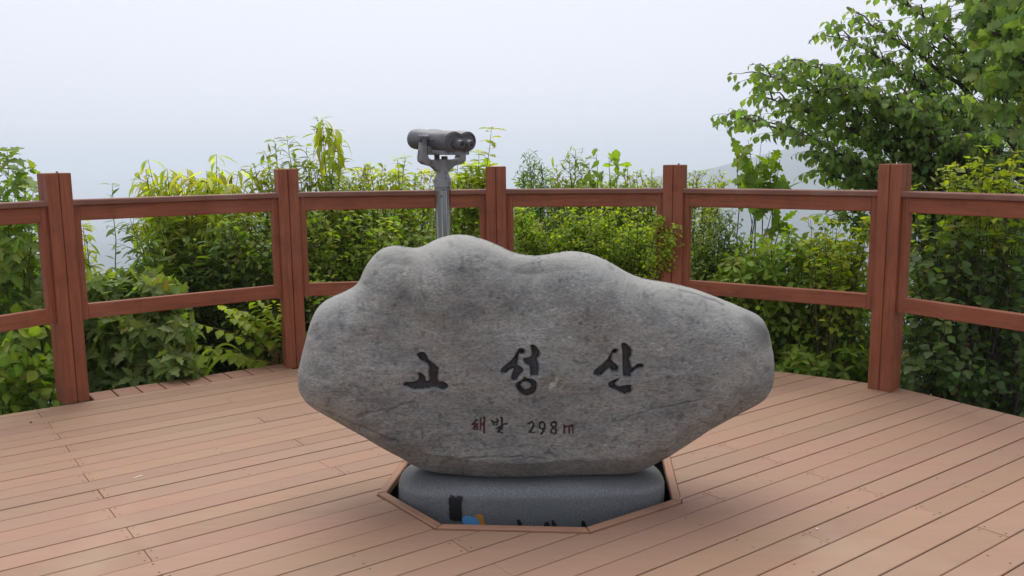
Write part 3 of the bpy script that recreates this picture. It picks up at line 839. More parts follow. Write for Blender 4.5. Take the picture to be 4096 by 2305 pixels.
    # tint: the rock's own dark stains and the pale scar
    tint = np.ones((len(P), 3))
    for sx, sz, rx, rz_, a in ((-0.43, 0.86, .1, .06, .3), (-0.2, 0.97, .06, .04, .25), (0.985, 0.705, .055, .05, .6), (0.55, 0.80, .09, .06, .2), (-0.62, 0.5, .16, .03, .2), (-0.45, 0.38, .2, .02, .2)):
        e = ((P[:, 0] - sx) / rx + 0.6 * vnoise(P, 14, 21)) ** 2 + ((P[:, 1] - sz) / rz_ + 0.6 * vnoise(P, 14, 22)) ** 2
        tint *= (1 - a * np.exp(-e * 1.6))[:, None]
    pale = np.clip(1 - np.hypot((P[:, 0] - 0.158 - 0.35 * (P[:, 1] - 0.53)) / 0.014 + 0.8 * vnoise(P, 60, 33), (P[:, 1] - 0.535) / 0.035), 0, 1)
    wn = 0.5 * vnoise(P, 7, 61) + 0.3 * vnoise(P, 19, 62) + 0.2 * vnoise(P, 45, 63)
    crest_wear_light = np.clip((0.125 + 0.05 * wn - D) / 0.075, 0, 1) * np.clip((P[:, 1] - 0.5) / 0.25 + 0.4 * wn, 0, 1)  # band along the upper rim, part weathering, part painted top light
    tint *= (1 - 0.45 * np.clip(crack / 0.006, 0, 1) - 0.25 * np.clip(pit * 3, 0, 1))[:, None]
    tint = tint * (1 + 1.2 * pale)[:, None] * (1 - 0.25 * scar)[:, None] * np.where(scar[:, None] > 0, [1.04, 1, 0.9], 1)

    def quads(mask):
        I = np.arange(nx * nz).reshape(nx, nz)
        K = mask.reshape(nx, nz)
        ok = K[:-1, :-1] & K[1:, :-1] & K[1:, 1:] & K[:-1, 1:]
        f = np.stack([I[:-1, :-1], I[1:, :-1], I[1:, 1:], I[:-1, 1:]], -1)[ok]
        return f
    F = quads(keep)
    # drop quads with all four corners snapped
    F = F[~(snap[F].all(1))]
    VF = np.stack([Q[:, 0], yf, Q[:, 1]], 1)
    VB = np.stack([Q[:, 0], yb, Q[:, 1]], 1)
    t1 = (T1[F] > 0.0012).sum(1) >= 3; t2 = (T2[F] > 0).sum(1) >= 3
    body = ~(t1 | t2)
    base_pt = np.array([0.07, 3.64, 0.08])
    def compact(V, Fs, T, W=None):
        u = np.unique(np.concatenate([f.ravel() for f in Fs]))
        mp = np.full(len(V), -1); mp[u] = np.arange(len(u))
        return V[u] - base_pt, [mp[f] for f in Fs], T[u]
    allV = np.concatenate([VF, VB]); allT = np.concatenate([np.c_[tint, crest_wear_light], np.c_[tint, crest_wear_light]])
    FB = F + len(P)
    FB = np.where(snap[F], F, FB)                        # share the rim
    root = empty('inscribed_boulder', base_pt)
    tag(root, 'big grey natural boulder with three large carved Korean letters, standing on a sunken plinth', 'boulder')
    V, Fs, T = compact(allV, [F[body], FB[:, ::-1]], allT)
    me = mesh_np('stone', V, Fs, T[:, :3])
    wa = me.attributes.new('crest_wear_light', 'FLOAT', 'POINT'); wa.data.foreach_set('value', T[:, 3].astype(np.float32))
    link('stone', me, M_ROCK, root, smooth=True)
    fid = LID[F].max(1)
    names = {1: 'first big carved letter, open at the left with a flat foot', 2: 'second big carved letter with a ring at its foot', 3: 'third big carved letter with a short arm to the right'}
    for k in (1, 2, 3):
        V, Fs, T = compact(allV, [F[t1 & (fid == k)]], allT)
        o = link('carved_letter', mesh_np('carved_letter', V, Fs, T[:, :3]), M_INK, root, smooth=True); o['label'] = names[k]
    for k, lab in zip(range(11, 17), ('small reddish carved first syllable', 'small dark carved second syllable', 'small carved numeral 2', 'small carved numeral 9', 'small carved numeral 8', 'small reddish carved letter m')):
        V, Fs, T = compact(allV, [F[t2 & ~t1 & (fid == k)]], allT)
        o = link('small_carved_character', mesh_np('small_carved_character', V, Fs, T[:, :3]), M_RED2 if k in (11, 16) else M_RED, root, smooth=True); o['label'] = lab
build_boulder()

# ------------------------------------------------------------------ plinth
PC, PA, PB, PN = (0.075, 3.675), 0.572, 0.255, 3.0
P_TOP, P_R = 0.102, 0.06
def plinth_inset(z):
    t = np.clip((np.asarray(z, float) - (P_TOP - P_R)) / P_R, 0, 1)
    return P_R * (1 - np.sqrt(1 - t * t)) * 1.15
def plinth_front(x, z):
    i = plinth_inset(z)
    u = np.clip(np.abs((x - PC[0]) / (PA - np.where(np.asarray(x) > PC[0], 4.2, 2.0) * i)), 0, 1)
    return PC[1] - (PB - i) * (1 - u ** PN) ** (1 / PN)
def build_plinth():
    root = empty('stone_plinth', (PC[0], PC[1], -0.6))
    tag(root, 'smooth rounded grey stone plinth set in the deck opening under the boulder', 'plinth')
    n = 160
    an = np.linspace(0, 2 * np.pi, n, endpoint=False)
    ux, uy = np.cos(an), np.sin(an)
    ux, uy = np.sign(ux) * np.abs(ux) ** (2 / PN), np.sign(uy) * np.abs(uy) ** (2 / PN)
    rings = []
    def ring(i, z): rings.append(np.stack([ux * (PA - np.where(ux > 0, 4.2, 2.0) * i), uy * (PB - i), np.full(n, z + 0.6)], 1))
    ring(0, -0.62); ring(0, -0.2); ring(0, P_TOP - P_R - 0.02)
    for k in range(0, 13):
        a = k / 12 * math.pi / 2
        ring(P_R * (1 - math.cos(a)) * 1.15, P_TOP - P_R + P_R * math.sin(a))
    for f in (0.8, 0.5, 0.2): rings.append(rings[-1] * [f, f, 1] if f == 0.8 else rings[-1] * [0.6, 0.6, 1])
    V = np.concatenate(rings); m = len(rings)
    I = np.arange(m - 1)[:, None] * n; J = np.arange(n)[None]; J2 = (J + 1) % n
    F = np.stack([I + J, I + J2, I + n + J2, I + n + J], -1).reshape(-1, 4)
    V = V + np.stack([0 * V[:, 0], 0.003 * vnoise(V[:, [0, 2]], 9, 41), 0.003 * vnoise(V[:, [0, 1]], 8, 42)], 1)
    cap = np.arange((m - 1) * n, m * n)[None]
    link('stone_block', mesh_np('stone_block', V, [F, cap]), M_PLINTH, root, smooth=True)
    def patch(name, poly, mat, lab, rough=0.0, lift=0.004):
        p = np.array(poly); st = 0.0025
        gx = np.arange(p[:, 0].min() - .01, p[:, 0].max() + .01, st); gz = np.arange(p[:, 1].min() - .01, p[:, 1].max() + .01, st)
        X, Z = np.meshgrid(gx, gz, indexing='ij'); Pp = np.stack([X.ravel(), Z.ravel()], 1)
        Pj = Pp + rough * np.stack([vnoise(Pp, 90, 51), vnoise(Pp, 90, 52)], 1)
        K = inside(Pj, smooth_loop(p, 1) if rough == 0 else p).reshape(X.shape)
        I = np.arange(X.size).reshape(X.shape)
        ok = K[:-1, :-1]
        f = np.stack([I[:-1, :-1], I[1:, :-1], I[1:, 1:], I[:-1, 1:]], -1)[ok]
        V = np.stack([X.ravel() - PC[0], plinth_front(X, Z).ravel() - lift - PC[1], Z.ravel() + 0.6 + 0.004], 1)
        u = np.unique(f); mp = np.full(len(V), -1); mp[u] = np.arange(len(u))
        o = link(name, mesh_np(name, V[u], mp[f]), mat, root, smooth=True); o['label'] = lab
    patch('painted_band', BAND, M_BLACK, 'black upright painted band', 0.004)
    patch('blue_mark', BLUE, M_BLUE, 'blue part of a painted emblem cut off by the kerb', lift=0.0035)
    patch('orange_mark', ORANGE, M_ORANGE, 'orange leaf shaped part of a painted emblem', lift=0.0045)
    for q in LETTERS: patch('letter_top', q, M_BLACK, None)
    for c in root.children:
        if c.get('label') is None and 'label' in c: del c['label']
build_plinth()

# ------------------------------------------------------------------ coin binoculars
def build_viewer():
    root = empty('viewing_binoculars', (-0.4, 5.2, 0), R(40))
    tag(root, 'grey mounted viewing binoculars on a shiny steel pole behind the boulder', 'binoculars')
    mb = MB()
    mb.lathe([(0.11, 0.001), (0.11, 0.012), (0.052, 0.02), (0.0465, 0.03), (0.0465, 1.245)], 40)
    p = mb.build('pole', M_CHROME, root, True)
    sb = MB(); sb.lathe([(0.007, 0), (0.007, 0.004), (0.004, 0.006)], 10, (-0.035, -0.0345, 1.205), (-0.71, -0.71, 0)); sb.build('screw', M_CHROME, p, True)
    mb = MB(); mb.lathe([(0.049, 1.238), (0.0505, 1.243), (0.0505, 1.250), (0.0465, 1.253), (0.0465, 1.2545), (0.0505, 1.257), (0.0505, 1.300), (0.049, 1.305)], 40)
    mb.build('collar', M_WORN, root, True)
    mb = MB(); mb.lathe([(0.049, 1.3055), (0.0465, 1.312), (0.039, 1.33), (0.036, 1.35), (0.0355, 1.40), (0.0375, 1.408), (0.0375, 1.4165), (0.03, 1.419)], 40)
    mb.build('neck', M_WORN, root, True)
    # yoke: a flat U of cast metal
    prof = [(-0.033, 1.345), (-0.075, 1.378), (-0.135, 1.392), (-0.158, 1.408), (-0.163, 1.43), (-0.150, 1.50), (-0.146, 1.535), (-0.118, 1.535),
            (-0.119, 1.455), (-0.109, 1.425), (-0.094, 1.417), (0.094, 1.417), (0.109, 1.425), (0.119, 1.455), (0.118, 1.535), (0.146, 1.535), (0.150, 1.50),
            (0.163, 1.43), (0.158, 1.408), (0.135, 1.392), (0.075, 1.378), (0.033, 1.345)]
    mb = MB()
    half = [q for q in prof if q[0] < 0]
    def wid(z): return 0.026 if z < 1.42 else 0.021
    # built as strips between the outer and the inner edge so that the U stays clean
    outer = prof[:7]; inner = [(-0.0, 1.417), (-0.05, 1.417), (-0.094, 1.417), (-0.109, 1.425), (-0.119, 1.455), (-0.1185, 1.50), (-0.118, 1.535)]
    for sgn in (-1, 1):
        rs = []
        for (ox, oz), (ix, iz) in zip(outer, inner):
            y = wid(oz)
            q = [Vector((-sgn * ox, -y * .8, oz)), Vector((-sgn * ox, y * .8, oz)), Vector((-sgn * (ox * .8 + ix * .2), y, oz * .8 + iz * .2)), Vector((-sgn * ix, y, iz)), Vector((-sgn * ix, -y, iz)), Vector((-sgn * (ox * .8 + ix * .2), -y, oz * .8 + iz * .2))]
            rs.append(q if sgn > 0 else q[::-1])
        mb.rings(rs)
    mb.build('yoke', M_WORN, root, True)
    for sgn in (-1, 1):
        mb = MB()
        mb.lathe([(0.004, -0.03), (0.016, -0.028), (0.021, -0.022), (0.021, -0.012), (0.015, -0.01), (0.0215, -0.006), (0.0215, 0.034), (0.014, 0.036)], 20, (sgn * 0.134, 0, 1.537), (-sgn, 0, 0))
        mb.build('pivot_bolt', M_GREY, root, True)
    mb = MB(); mb.lathe([(0.02, 1.418), (0.02, 1.432), (0.017, 1.436)], 6, (0.018, 0.0, 0)); mb.build('nut', M_GREY, root)
    mb = MB(); mb.lathe([(0.016, 1.417), (0.016, 1.46)], 16, (-0.022, 0.02, 0)); mb.build('stop_pin', M_GREY, root, True)
    # twin barrelled body, axis along local y (objectives at +y, eyepieces at -y)
    AX, off, rr = 1.527, 0.049, 0.0575
    def outline(r, dx, k=44, sag=0.72):
        """section of two round barrels joined: outer envelope, with the dip between kept shallow"""
        pts = []
        for i in range(k):
            a = 2 * math.pi * i / k
            ca, sa = math.cos(a), math.sin(a)
            x = dx * math.tanh(2.6 * ca) + r * ca
            dip = 1 - (1 - sag) * math.exp(-(x / 0.028) ** 2)
            pts.append((x, r * sa * dip))
        return pts
    def loft(spec):
        mb = MB()
        rs = []
        for y, r, dx, sag in spec:
            rs.append([(x, y, AX + z) for x, z in outline(r, dx, sag=sag)][::-1])
        mb.rings(rs); return mb
    body = loft([(-0.185, 0.05, off, .70), (-0.187, 0.059, off, .72), (-0.181, 0.0615, off, .74), (-0.088, 0.0615, off, .78), (-0.083, 0.0605, off, .78), (-0.0825, 0.0565, off, .8), (-0.02, 0.0555, off, .82), (0.05, 0.058, off, .76),
                 (0.11, 0.0635, off, .68), (0.17, 0.0645, off, .66), (0.195, 0.0625, off, .66), (0.203, 0.057, off, .66), (0.19, 0.05, off, .66)])
    b = body.build('barrels', M_GREY, root, True)
    # bevelled rim plate in the shape of an eight on the eyepiece side
    rim = loft([(-0.186, 0.055, off, .66), (-0.194, 0.0535, off, .66), (-0.194, 0.048, off, .6), (-0.187, 0.047, off, .6)])
    rim.build('rim_plate', M_GREY, b, True)
    ey = loft([(-0.187, 0.03, 0.036, .95), (-0.21, 0.03, 0.036, .95), (-0.212, 0.027, 0.036, .95)])
    for v in range(len(ey.v)): ey.v[v] = (ey.v[v][0], ey.v[v][1], ey.v[v][2] - 0.012)
    ey.build('eyepiece_block', M_GREY, root, True)
    for sgn in (-1, 1):
        mb = MB()
        mb.lathe([(0.0245, 0.205), (0.0245, 0.222), (0.0225, 0.226), (0.0225, 0.236), (0.0205, 0.243), (0.0155, 0.244), (0.0135, 0.238)], 26, (sgn * 0.034, 0, AX - 0.013), (0, -1, 0))
        e = mb.build('eyepiece', M_GREY, root, True)
        mb = MB(); mb.lathe([(0.0138, 0.2385), (0.009, 0.2392), (0.003, 0.2395)], 20, (sgn * 0.034, 0, AX - 0.013), (0, -1, 0)); mb.build('lens', M_LENS, e, True)
        mb = MB(); mb.lathe([(0.05, 0.1975), (0.02, 0.2), (0.002, 0.201)], 30, (sgn * 0.055, 0.001, AX), (0, 1, 0)); mb.build('objective_lens', M_LENS, root, True)
    body_parts = [c for c in root.children if c.name.split('.')[0] in ('barrels', 'eyepiece_block', 'eyepiece', 'objective_lens')]
    # bracket under the body and a little sight rod
    mb = MB()
    mb.beam((0, -0.155, AX - 0.064), (0, 0.035, AX - 0.064), (0, 0, 1), 0.17, 0.026)
    mb.beam((0, -0.02, AX - 0.058), (0, 0.06, AX - 0.058), (0, 0, 1), 0.218, 0.05)
    mb.build('under_bracket', M_WORN, root)
    mb = MB(); mb.lathe([(0.003, -0.01), (0.003, 0.055)], 8, (-0.109, -0.02, AX + 0.006), (0, -1, 0)); body_parts.append(mb.build('sight_rod', M_GREY, root))
    body_parts.append([c for c in root.children if c.name.startswith('under_bracket')][0])
    tilt = Matrix.Translation((0, 0, AX)) @ Matrix.Rotation(R(3.2), 4, 'X') @ Matrix.Translation((0, 0, -AX))
    for c in body_parts:                                   # the body hangs a little eyepiece-down in its yoke
        c.data.transform(tilt)
        for g in c.children: g.data.transform(tilt)
build_viewer()

# ------------------------------------------------------------------ plants
def at(px, py, Y):
    """point on the sight line through a place in the 2576-wide view, at depth Y"""
    u, v = (px - 1288) / 2576 * 36 / LENS, -(py - 725) / 2576 * 36 / LENS
    d = _f + _r * u + _u * v
    return np.array([0, 0, CAM_H]) + np.array(d) * (Y / d.y)

def leaf_shape(ws, fold=0.25, petiole=0.0):
    n = len(ws); t = np.linspace(0, 1, n)
    V = []
    for ti, w_ in zip(t, ws):
        x = petiole + ti * (1 - petiole)
        for s in (-1, 0, 1): V.append((x, s * w_, abs(s) * w_ * fold))
    F = []
    for k in range(n - 1):
        a = k * 3
        F += [(a, a + 1, a + 4, a + 3), (a + 1, a + 2, a + 5, a + 4)]
    return np.array(V), np.array(F)

def lobes(n, base, depth, k):
    t = np.linspace(0, 1, n)
    env = np.sin(np.pi * t ** 0.8) ** 0.7
    w_ = base * env * (1 - depth * (0.5 + 0.5 * np.cos(2 * np.pi * k * t + 0.4)))
    w_[0] = 0.012; w_[-1] = 0.004
    return list(w_)

SHAPES = {
    'lance': leaf_shape([0.01, 0.075, 0.115, 0.105, 0.06, 0.002], 0.35, 0.05),
    'narrow': leaf_shape([0.01, 0.09, 0.09, 0.004], 0.3, 0.04),
    'ovate': leaf_shape([0.015, 0.21, 0.29, 0.25, 0.13, 0.004], 0.3, 0.14),
    'oval': leaf_shape([0.03, 0.31, 0.34, 0.06], 0.2, 0.08),
    'oak': leaf_shape(lobes(12, 0.30, 0.55, 3.6), 0.28, 0.04),
    'lobed': leaf_shape([0.01, 0.2, 0.40, 0.24, 0.44, 0.26, 0.24, 0.1, 0.003], 0.25, 0.16),
    'obov': leaf_shape([0.012, 0.09, 0.16, 0.24, 0.23, 0.03], 0.25, 0.04),
    'blade': leaf_shape([0.012, 0.016, 0.016, 0.013, 0.008, 0.001], 0.5),
}

GREENS = {  # albedo: (mature, young tips)
    'tree': ((0.165, 0.245, 0.075), (0.25, 0.335, 0.07)),
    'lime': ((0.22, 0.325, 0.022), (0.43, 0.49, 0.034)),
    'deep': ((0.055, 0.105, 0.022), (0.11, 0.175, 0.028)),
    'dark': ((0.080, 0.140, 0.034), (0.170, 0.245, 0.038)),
    'mid': ((0.118, 0.195, 0.036), (0.265, 0.345, 0.040)),
    'fresh': ((0.165, 0.265, 0.032), (0.37, 0.45, 0.036)),
    'yellow': ((0.30, 0.37, 0.030), (0.50, 0.51, 0.050)),
    'grey': ((0.160, 0.220, 0.062), (0.23, 0.30, 0.072)),
    'blue': ((0.130, 0.205, 0.080), (0.20, 0.30, 0.09)),
    'olive': ((0.170, 0.215, 0.030), (0.32, 0.36, 0.040)),
}

def unit(a): return a / np.maximum(np.linalg.norm(a, axis=-1, keepdims=True), 1e-9)

def leaves_mesh(name, shape, L, pal, rg, tipmix=None, widths=1.0, bend=0.35, warm=0.02):
    """L: dict of arrays pos, dir, nor, len, young"""
    T, F = SHAPES[shape]
    pos, dr, nr, ln, yg = (np.asarray(L[k], float) for k in ('pos', 'dir', 'nor', 'len', 'young'))
    N = len(pos)
    dr = unit(dr); nr = unit(nr - (nr * dr).sum(1, keepdims=True) * dr); sd_ = np.cross(nr, dr)
    wv = widths * rg.uniform(0.8, 1.2, N)
    bd = bend * rg.uniform(0.2, 1.6, N); tw = rg.normal(0, 0.25, N)
    x, y, z = T[:, 0], T[:, 1], T[:, 2]
    zz = z[None] - bd[:, None] * x[None] ** 2 * 0.6 + tw[:, None] * y[None] * x[None]
    yy = y[None] * wv[:, None]
    V = pos[:, None] + ln[:, None, None] * (x[None, :, None] * dr[:, None] * (1 - 0.12 * bd[:, None, None] * x[None, :, None]) + yy[..., None] * sd_[:, None] + zz[..., None] * nr[:, None])
    nv = len(T)
    FF = (F[None] + (np.arange(N) * nv)[:, None, None]).reshape(-1, 4)
    a, b = (np.array(c) for c in GREENS[pal])
    k = np.clip(yg + rg.normal(0, 0.12, N), 0, 1)[:, None]
    col = a * (1 - k) + b * k
    col = col * np.exp(rg.normal(0, 0.2, (N, 1))) * np.exp(rg.normal(0, 0.07, (N, 3)))
    old = rg.random(N) < warm
    col[old] = np.array([0.3, 0.24, 0.04]) * rg.uniform(0.6, 1.2, (old.sum(), 1))
    col = np.repeat(col[:, None], nv, 1)
    col = col * (1 + 0.25 * (np.abs(y) < 1e-6) * (x > 0))[None, :, None]      # pale midrib
    return mesh_np(name, V.reshape(-1, 3), FF, col.reshape(-1, 3))

def tubes_mesh(name, lines):
    """lines: list of (points (k,3), r0, r1, sides)"""
    Vs, Fs, b = [], [], 0
    for p, r0, r1, n in lines:
        p = np.asarray(p); k = len(p)
        tg = unit(np.gradient(p, axis=0))
        ref = np.where(np.abs(tg[:, 2:3]) > 0.9, np.array([[1., 0, 0]]), np.array([[0, 0, 1.]]))
        e1 = unit(np.cross(tg, ref)); e2 = np.cross(tg, e1)
        an = np.arange(n) * 2 * np.pi / n
        r = np.linspace(r0, r1, k)[:, None, None]
        V = p[:, None] + r * (np.cos(an)[None, :, None] * e1[:, None] + np.sin(an)[None, :, None] * e2[:, None])
        I = np.arange(k - 1)[:, None] * n; J = np.arange(n)[None]; J2 = (J + 1) % n
        Fs.append((np.stack([I + J, I + J2, I + n + J2, I + n + J], -1).reshape(-1, 4)) + b)
        Vs.append(V.reshape(-1, 3)); b += k * n
    return mesh_np(name, np.concatenate(Vs), np.concatenate(Fs))

def curve(a, b, c, n):
    t = np.linspace(0, 1, n)[:, None]
    return (1 - t) ** 2 * a + 2 * t * (1 - t) * b + t * t * c

def wobble(p, rg, amp):
    k = len(p); o = np.cumsum(rg.normal(0, 1, (k, 3)), 0); o -= np.linspace(0, 1, k)[:, None] * o[-1]
    return p + o * amp / math.sqrt(k) * np.sin(np.linspace(0, np.pi, k))[:, None]

class Foliage:
    def __init__(s): s.d = dict(pos=[], dir=[], nor=[], len=[], young=[])
    def put(s, pos, dr, nor, ln, yg):
        for k, v in zip(('pos', 'dir', 'nor', 'len', 'young'), (pos, dr, nor, ln, yg)): s.d[k].append(v)

def leafy_twig(fo, p, rg, ll, spacing, droop, young, spread=0.9, whorl=0, t0=0.0, flat=0.5):
    """alternate leaves along polyline p"""
    seg = np.linalg.norm(np.diff(p, axis=0), axis=1); cum = np.concatenate([[0], np.cumsum(seg)]); L = cum[-1]
    if L < 1e-4: return
    n = max(2, int(L * (1 - t0) / spacing))
    ang = rg.uniform(0, 6.28)
    for i in range(n):
        f = t0 + (1 - t0) * (i + 0.6) / n
        q = np.array([np.interp(f * L, cum, p[:, k]) for k in range(3)])
        q2 = np.array([np.interp(min(f * L + 0.01, L), cum, p[:, k]) for k in range(3)]); q1 = np.array([np.interp(max(f * L - 0.01, 0), cum, p[:, k]) for k in range(3)])
        tg = unit(q2 - q1)
        if flat > 0.5:                                     # leaves spread in one plane either side
            sdv = unit(np.cross(tg, [0, 0, 1.]) + 1e-6) * (1 if i % 2 else -1)
            out = unit(sdv + rg.normal(0, 0.35, 3))
        else:
            ang += 2.4
            e1 = unit(np.cross(tg, [0.3, 0.2, 1.])); e2 = np.cross(tg, e1)
            out = e1 * math.cos(ang) + e2 * math.sin(ang)
        d = unit(tg * (1 - 0.55 * spread) + out * spread + np.array([0, 0, -droop]) + rg.normal(0, 0.12, 3))
        nor = np.array([0, 0, 1.]) + 0.5 * out * (-0.4) + rg.normal(0, 0.33, 3)
        fo.put(q, d, nor, ll * rg.uniform(0.65, 1.15) * (1 - 0.3 * max(0, f - 0.7) / 0.3), young * (0.35 + 0.65 * f))
    for i in range(whorl):                                 # a rosette at the end
        a = 6.28 * i / whorl + ang
        tg = unit(p[-1] - p[-2]); e1 = unit(np.cross(tg, [0.3, 0.2, 1.])); e2 = np.cross(tg, e1)
        out = e1 * math.cos(a) + e2 * math.sin(a)
        fo.put(p[-1], unit(tg * 0.45 + out + np.array([0, 0, -droop])), unit(tg + rg.normal(0, 0.25, 3)) + np.array([0, 0, 0.6]), ll * rg.uniform(0.75, 1.2), young)

PLANTS = 0
def shrub(name, label, shape, pal, ll, region, Y, n, tips=(), twigs=9, tl=0.22, spacing=0.05, droop=0.15, young=0.5, cat='shrub', group='shrubs growing behind the railing',
          widths=1.0, bend=0.35, whorl=0, leafy=0.3, base=None, spread=0.9, flat=0.5, stem_r=0.007, mat=None, stem_mat=None, topyoung=0.5, upright=0.5, tip_twigs=None, warm=0.02, leaf_on_stem=True, clump=0.45):
    """a shrub rooted on the slope; its stems reach into a box of space given by the view range and depth"""
    global PLANTS
    PLANTS += 1
    rg = np.random.default_rng(100 + PLANTS)
    px0, px1, py0, py1 = region; Y0, Y1 = Y
    if shape in ('ovate', 'obov'): ll *= 0.84; spacing *= 0.84
    if shape == 'oak': ll *= 0.9
    n = int(round(n * 1.85)); twigs = int(round(twigs * 1.5)); leafy = leafy if leafy > 0.5 else leafy * 0.7
    targets = []
    for t in tips: targets.append((at(t[0], t[1], t[2] if len(t) > 2 else rg.uniform(Y0, Y1)), True))
    for i in range(n):
        fx = (i + rg.uniform(0.1, 0.9)) / max(n, 1)
        targets.append((at(px0 + (px1 - px0) * fx, py0 + (py1 - py0) * rg.random() ** 1.1, rg.uniform(Y0, Y1)), False))
    P = np.array([t[0] for t in targets])
    cx, cy = (P[:, 0].mean(), P[:, 1].mean()) if base is None else base
    gz = float(ground_z(cx, cy)) + 0.02
    B = np.array([cx, cy, gz])
    lines, fo = [], Foliage()
    wide = max(0.12, 0.55 * (P[:, 0].max() - P[:, 0].min()))
    ztop, zlow = P[:, 2].max(), P[:, 2].min()
    for T, is_tip in targets:
        b0 = B + np.array([np.clip((T[0] - cx) * clump, -wide, wide) + rg.normal(0, 0.04), (T[1] - cy) * 0.4 + rg.normal(0, 0.04), 0])
        b0[2] = float(ground_z(b0[0], b0[1])) - 0.05
        mid = b0 * 0.45 + T * 0.55; mid[2] = b0[2] + (T[2] - b0[2]) * (0.62 + 0.2 * upright) ; mid[:2] = b0[:2] * (0.35 + 0.3 * upright) + T[:2] * (0.65 - 0.3 * upright)
        Ls = np.linalg.norm(T - b0)
        p = wobble(curve(b0, mid, T, 12), rg, 0.02 + 0.02 * Ls)
        lines.append((p, stem_r * rg.uniform(0.8, 1.2) * (0.6 + 0.35 * Ls), 0.0016, 5))
        hfrac = np.clip((T[2] - zlow) / max(ztop - zlow, 0.2), 0, 1)
        yt = young * (1 - topyoung + topyoung * hfrac) * (1.25 if is_tip else 1)
        nt = int((tip_twigs if (is_tip and tip_twigs) else twigs) * rg.uniform(0.8, 1.2))
        ga = rg.uniform(0, 6.28)
        for j in range(nt):
            f = leafy + (0.97 - leafy) * (j + rg.random()) / max(nt, 1)
            q = np.array([np.interp(f * 11, np.arange(12), p[:, k]) for k in range(3)])
            tg = unit(p[min(11, int(f * 11) + 1)] - p[int(f * 11)])
            ga += 2.4 + rg.normal(0, 0.4)
            hz = np.array([math.cos(ga), math.sin(ga), 0.0])
            d = unit(hz * 0.9 + tg * (0.4 + 0.5 * upright) + np.array([0, 0, 0.15 - droop * 0.5]))
            l_ = tl * rg.uniform(0.6, 1.2) * (1.0 - 0.62 * f if is_tip else 1.0 - 0.35 * f)
            e = q + d * l_ + np.array([0, 0, -droop * 0.35 * l_])
            tp = wobble(curve(q, q + d * l_ * 0.55 + np.array([0, 0, 0.06 * l_]), e, 5), rg, 0.01)
            lines.append((tp, 0.0028, 0.0012, 3))
            leafy_twig(fo, tp, rg, ll, spacing, droop, yt * (0.55 + 0.45 * f), spread, whorl, 0.12, flat)
        if leaf_on_stem: leafy_twig(fo, p[6:], rg, ll, spacing * 0.9, droop, yt * 1.1, spread, max(whorl, 3), 0.2, 0.3)
    root = empty(name, B)
    tag(root, label, cat, group)
    st = tubes_mesh('stems', [(q - B, a, b_, k) for q, a, b_, k in lines])
    link('stems', st, stem_mat or M_STEM, root, smooth=True)
    fo.d['pos'] = np.array(fo.d['pos']) - B
    lm = leaves_mesh('leaves', shape, fo.d, pal, rg, widths=widths, bend=bend, warm=warm)
    link('leaves', lm, mat or M_LEAF, root)
    return root, len(fo.d['pos'])

NL = []
def sh(*a, **k): NL.append((a[0], shrub(*a, **k)[1]))

# ---- left of the first post
sh('oak_shrub', 'green oak shrub with lobed leaves filling the railing gap at the left edge', 'oak', 'mid', 0.125, (-140, 120, 470, 800), (5.5, 6.6), 13, tips=[(18, 382, 5.8), (40, 430, 5.8), (66, 462, 5.9), (-40, 380, 6.0)], twigs=9, tl=0.26, spacing=0.075, whorl=4, young=0.4)
sh('broadleaf_plant', 'low fresh green broadleaf plant below the middle rail at the left edge', 'ovate', 'fresh', 0.11, (-110, 140, 800, 1000), (5.15, 5.7), 10, twigs=5, tl=0.16, spacing=0.06, young=0.35, whorl=3, leafy=0.2, widths=1.15)
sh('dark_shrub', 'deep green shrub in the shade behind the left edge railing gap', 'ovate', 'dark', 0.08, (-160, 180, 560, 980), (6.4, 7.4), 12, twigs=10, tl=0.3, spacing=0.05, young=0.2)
# ---- first full bay
sh('yellow_green_shrub', 'yellow green shrub with long drooping leaves rising above the cap rail of the left bay', 'lance', 'yellow', 0.165, (345, 640, 420, 530), (6.8, 7.5), 28, tips=[(372, 402, 7.0), (420, 425, 7.0), (470, 425, 7.1), (545, 388, 7.1), (520, 430, 7.0), (600, 430, 7.2), (455, 440, 7)], twigs=6, tl=0.2, spacing=0.045, droop=0.75, young=0.75, topyoung=0.3, bend=0.8, leafy=0.45, flat=0.4, widths=0.95, warm=0.05)
sh('slender_sprig', 'single thin leafy sprig above the cap rail right of the first post', 'lance', 'mid', 0.1, (282, 288, 470, 480), (6.6, 6.7), 0, tips=[(282, 466, 6.6)], twigs=3, tl=0.09, spacing=0.04, leafy=0.82, young=0.5, leaf_on_stem=True)
sh('narrow_leaved_shrub', 'shrub with slanting narrow leaves just under the top rail of the left bay', 'lance', 'mid', 0.135, (318, 640, 540, 720), (6.5, 7.0), 20, twigs=10, tl=0.28, spacing=0.045, droop=0.3, young=0.35, leafy=0.35, flat=0.6, bend=0.5)
sh('yellow_sprig_plant', 'yellow leaved plant peeping out beside the right edge of the first post', 'lance', 'yellow', 0.12, (180, 225, 545, 640), (6.2, 6.5), 5, twigs=4, tl=0.12, spacing=0.05, droop=0.6, young=0.6, leafy=0.55)
sh('pale_oak_shrub', 'grey green oak shrub with lobed leaves resting on the middle rail of the left bay', 'oak', 'grey', 0.12, (205, 440, 690, 790), (5.9, 6.4), 14, twigs=8, tl=0.17, spacing=0.06, whorl=5, young=0.5, leafy=0.45)
sh('lower_oak_shrub', 'dull green oak shrub below the middle rail beside the first post', 'oak', 'grey', 0.125, (205, 480, 800, 985), (5.65, 6.15), 17, twigs=7, tl=0.18, spacing=0.06, whorl=5, young=0.45, leafy=0.3)
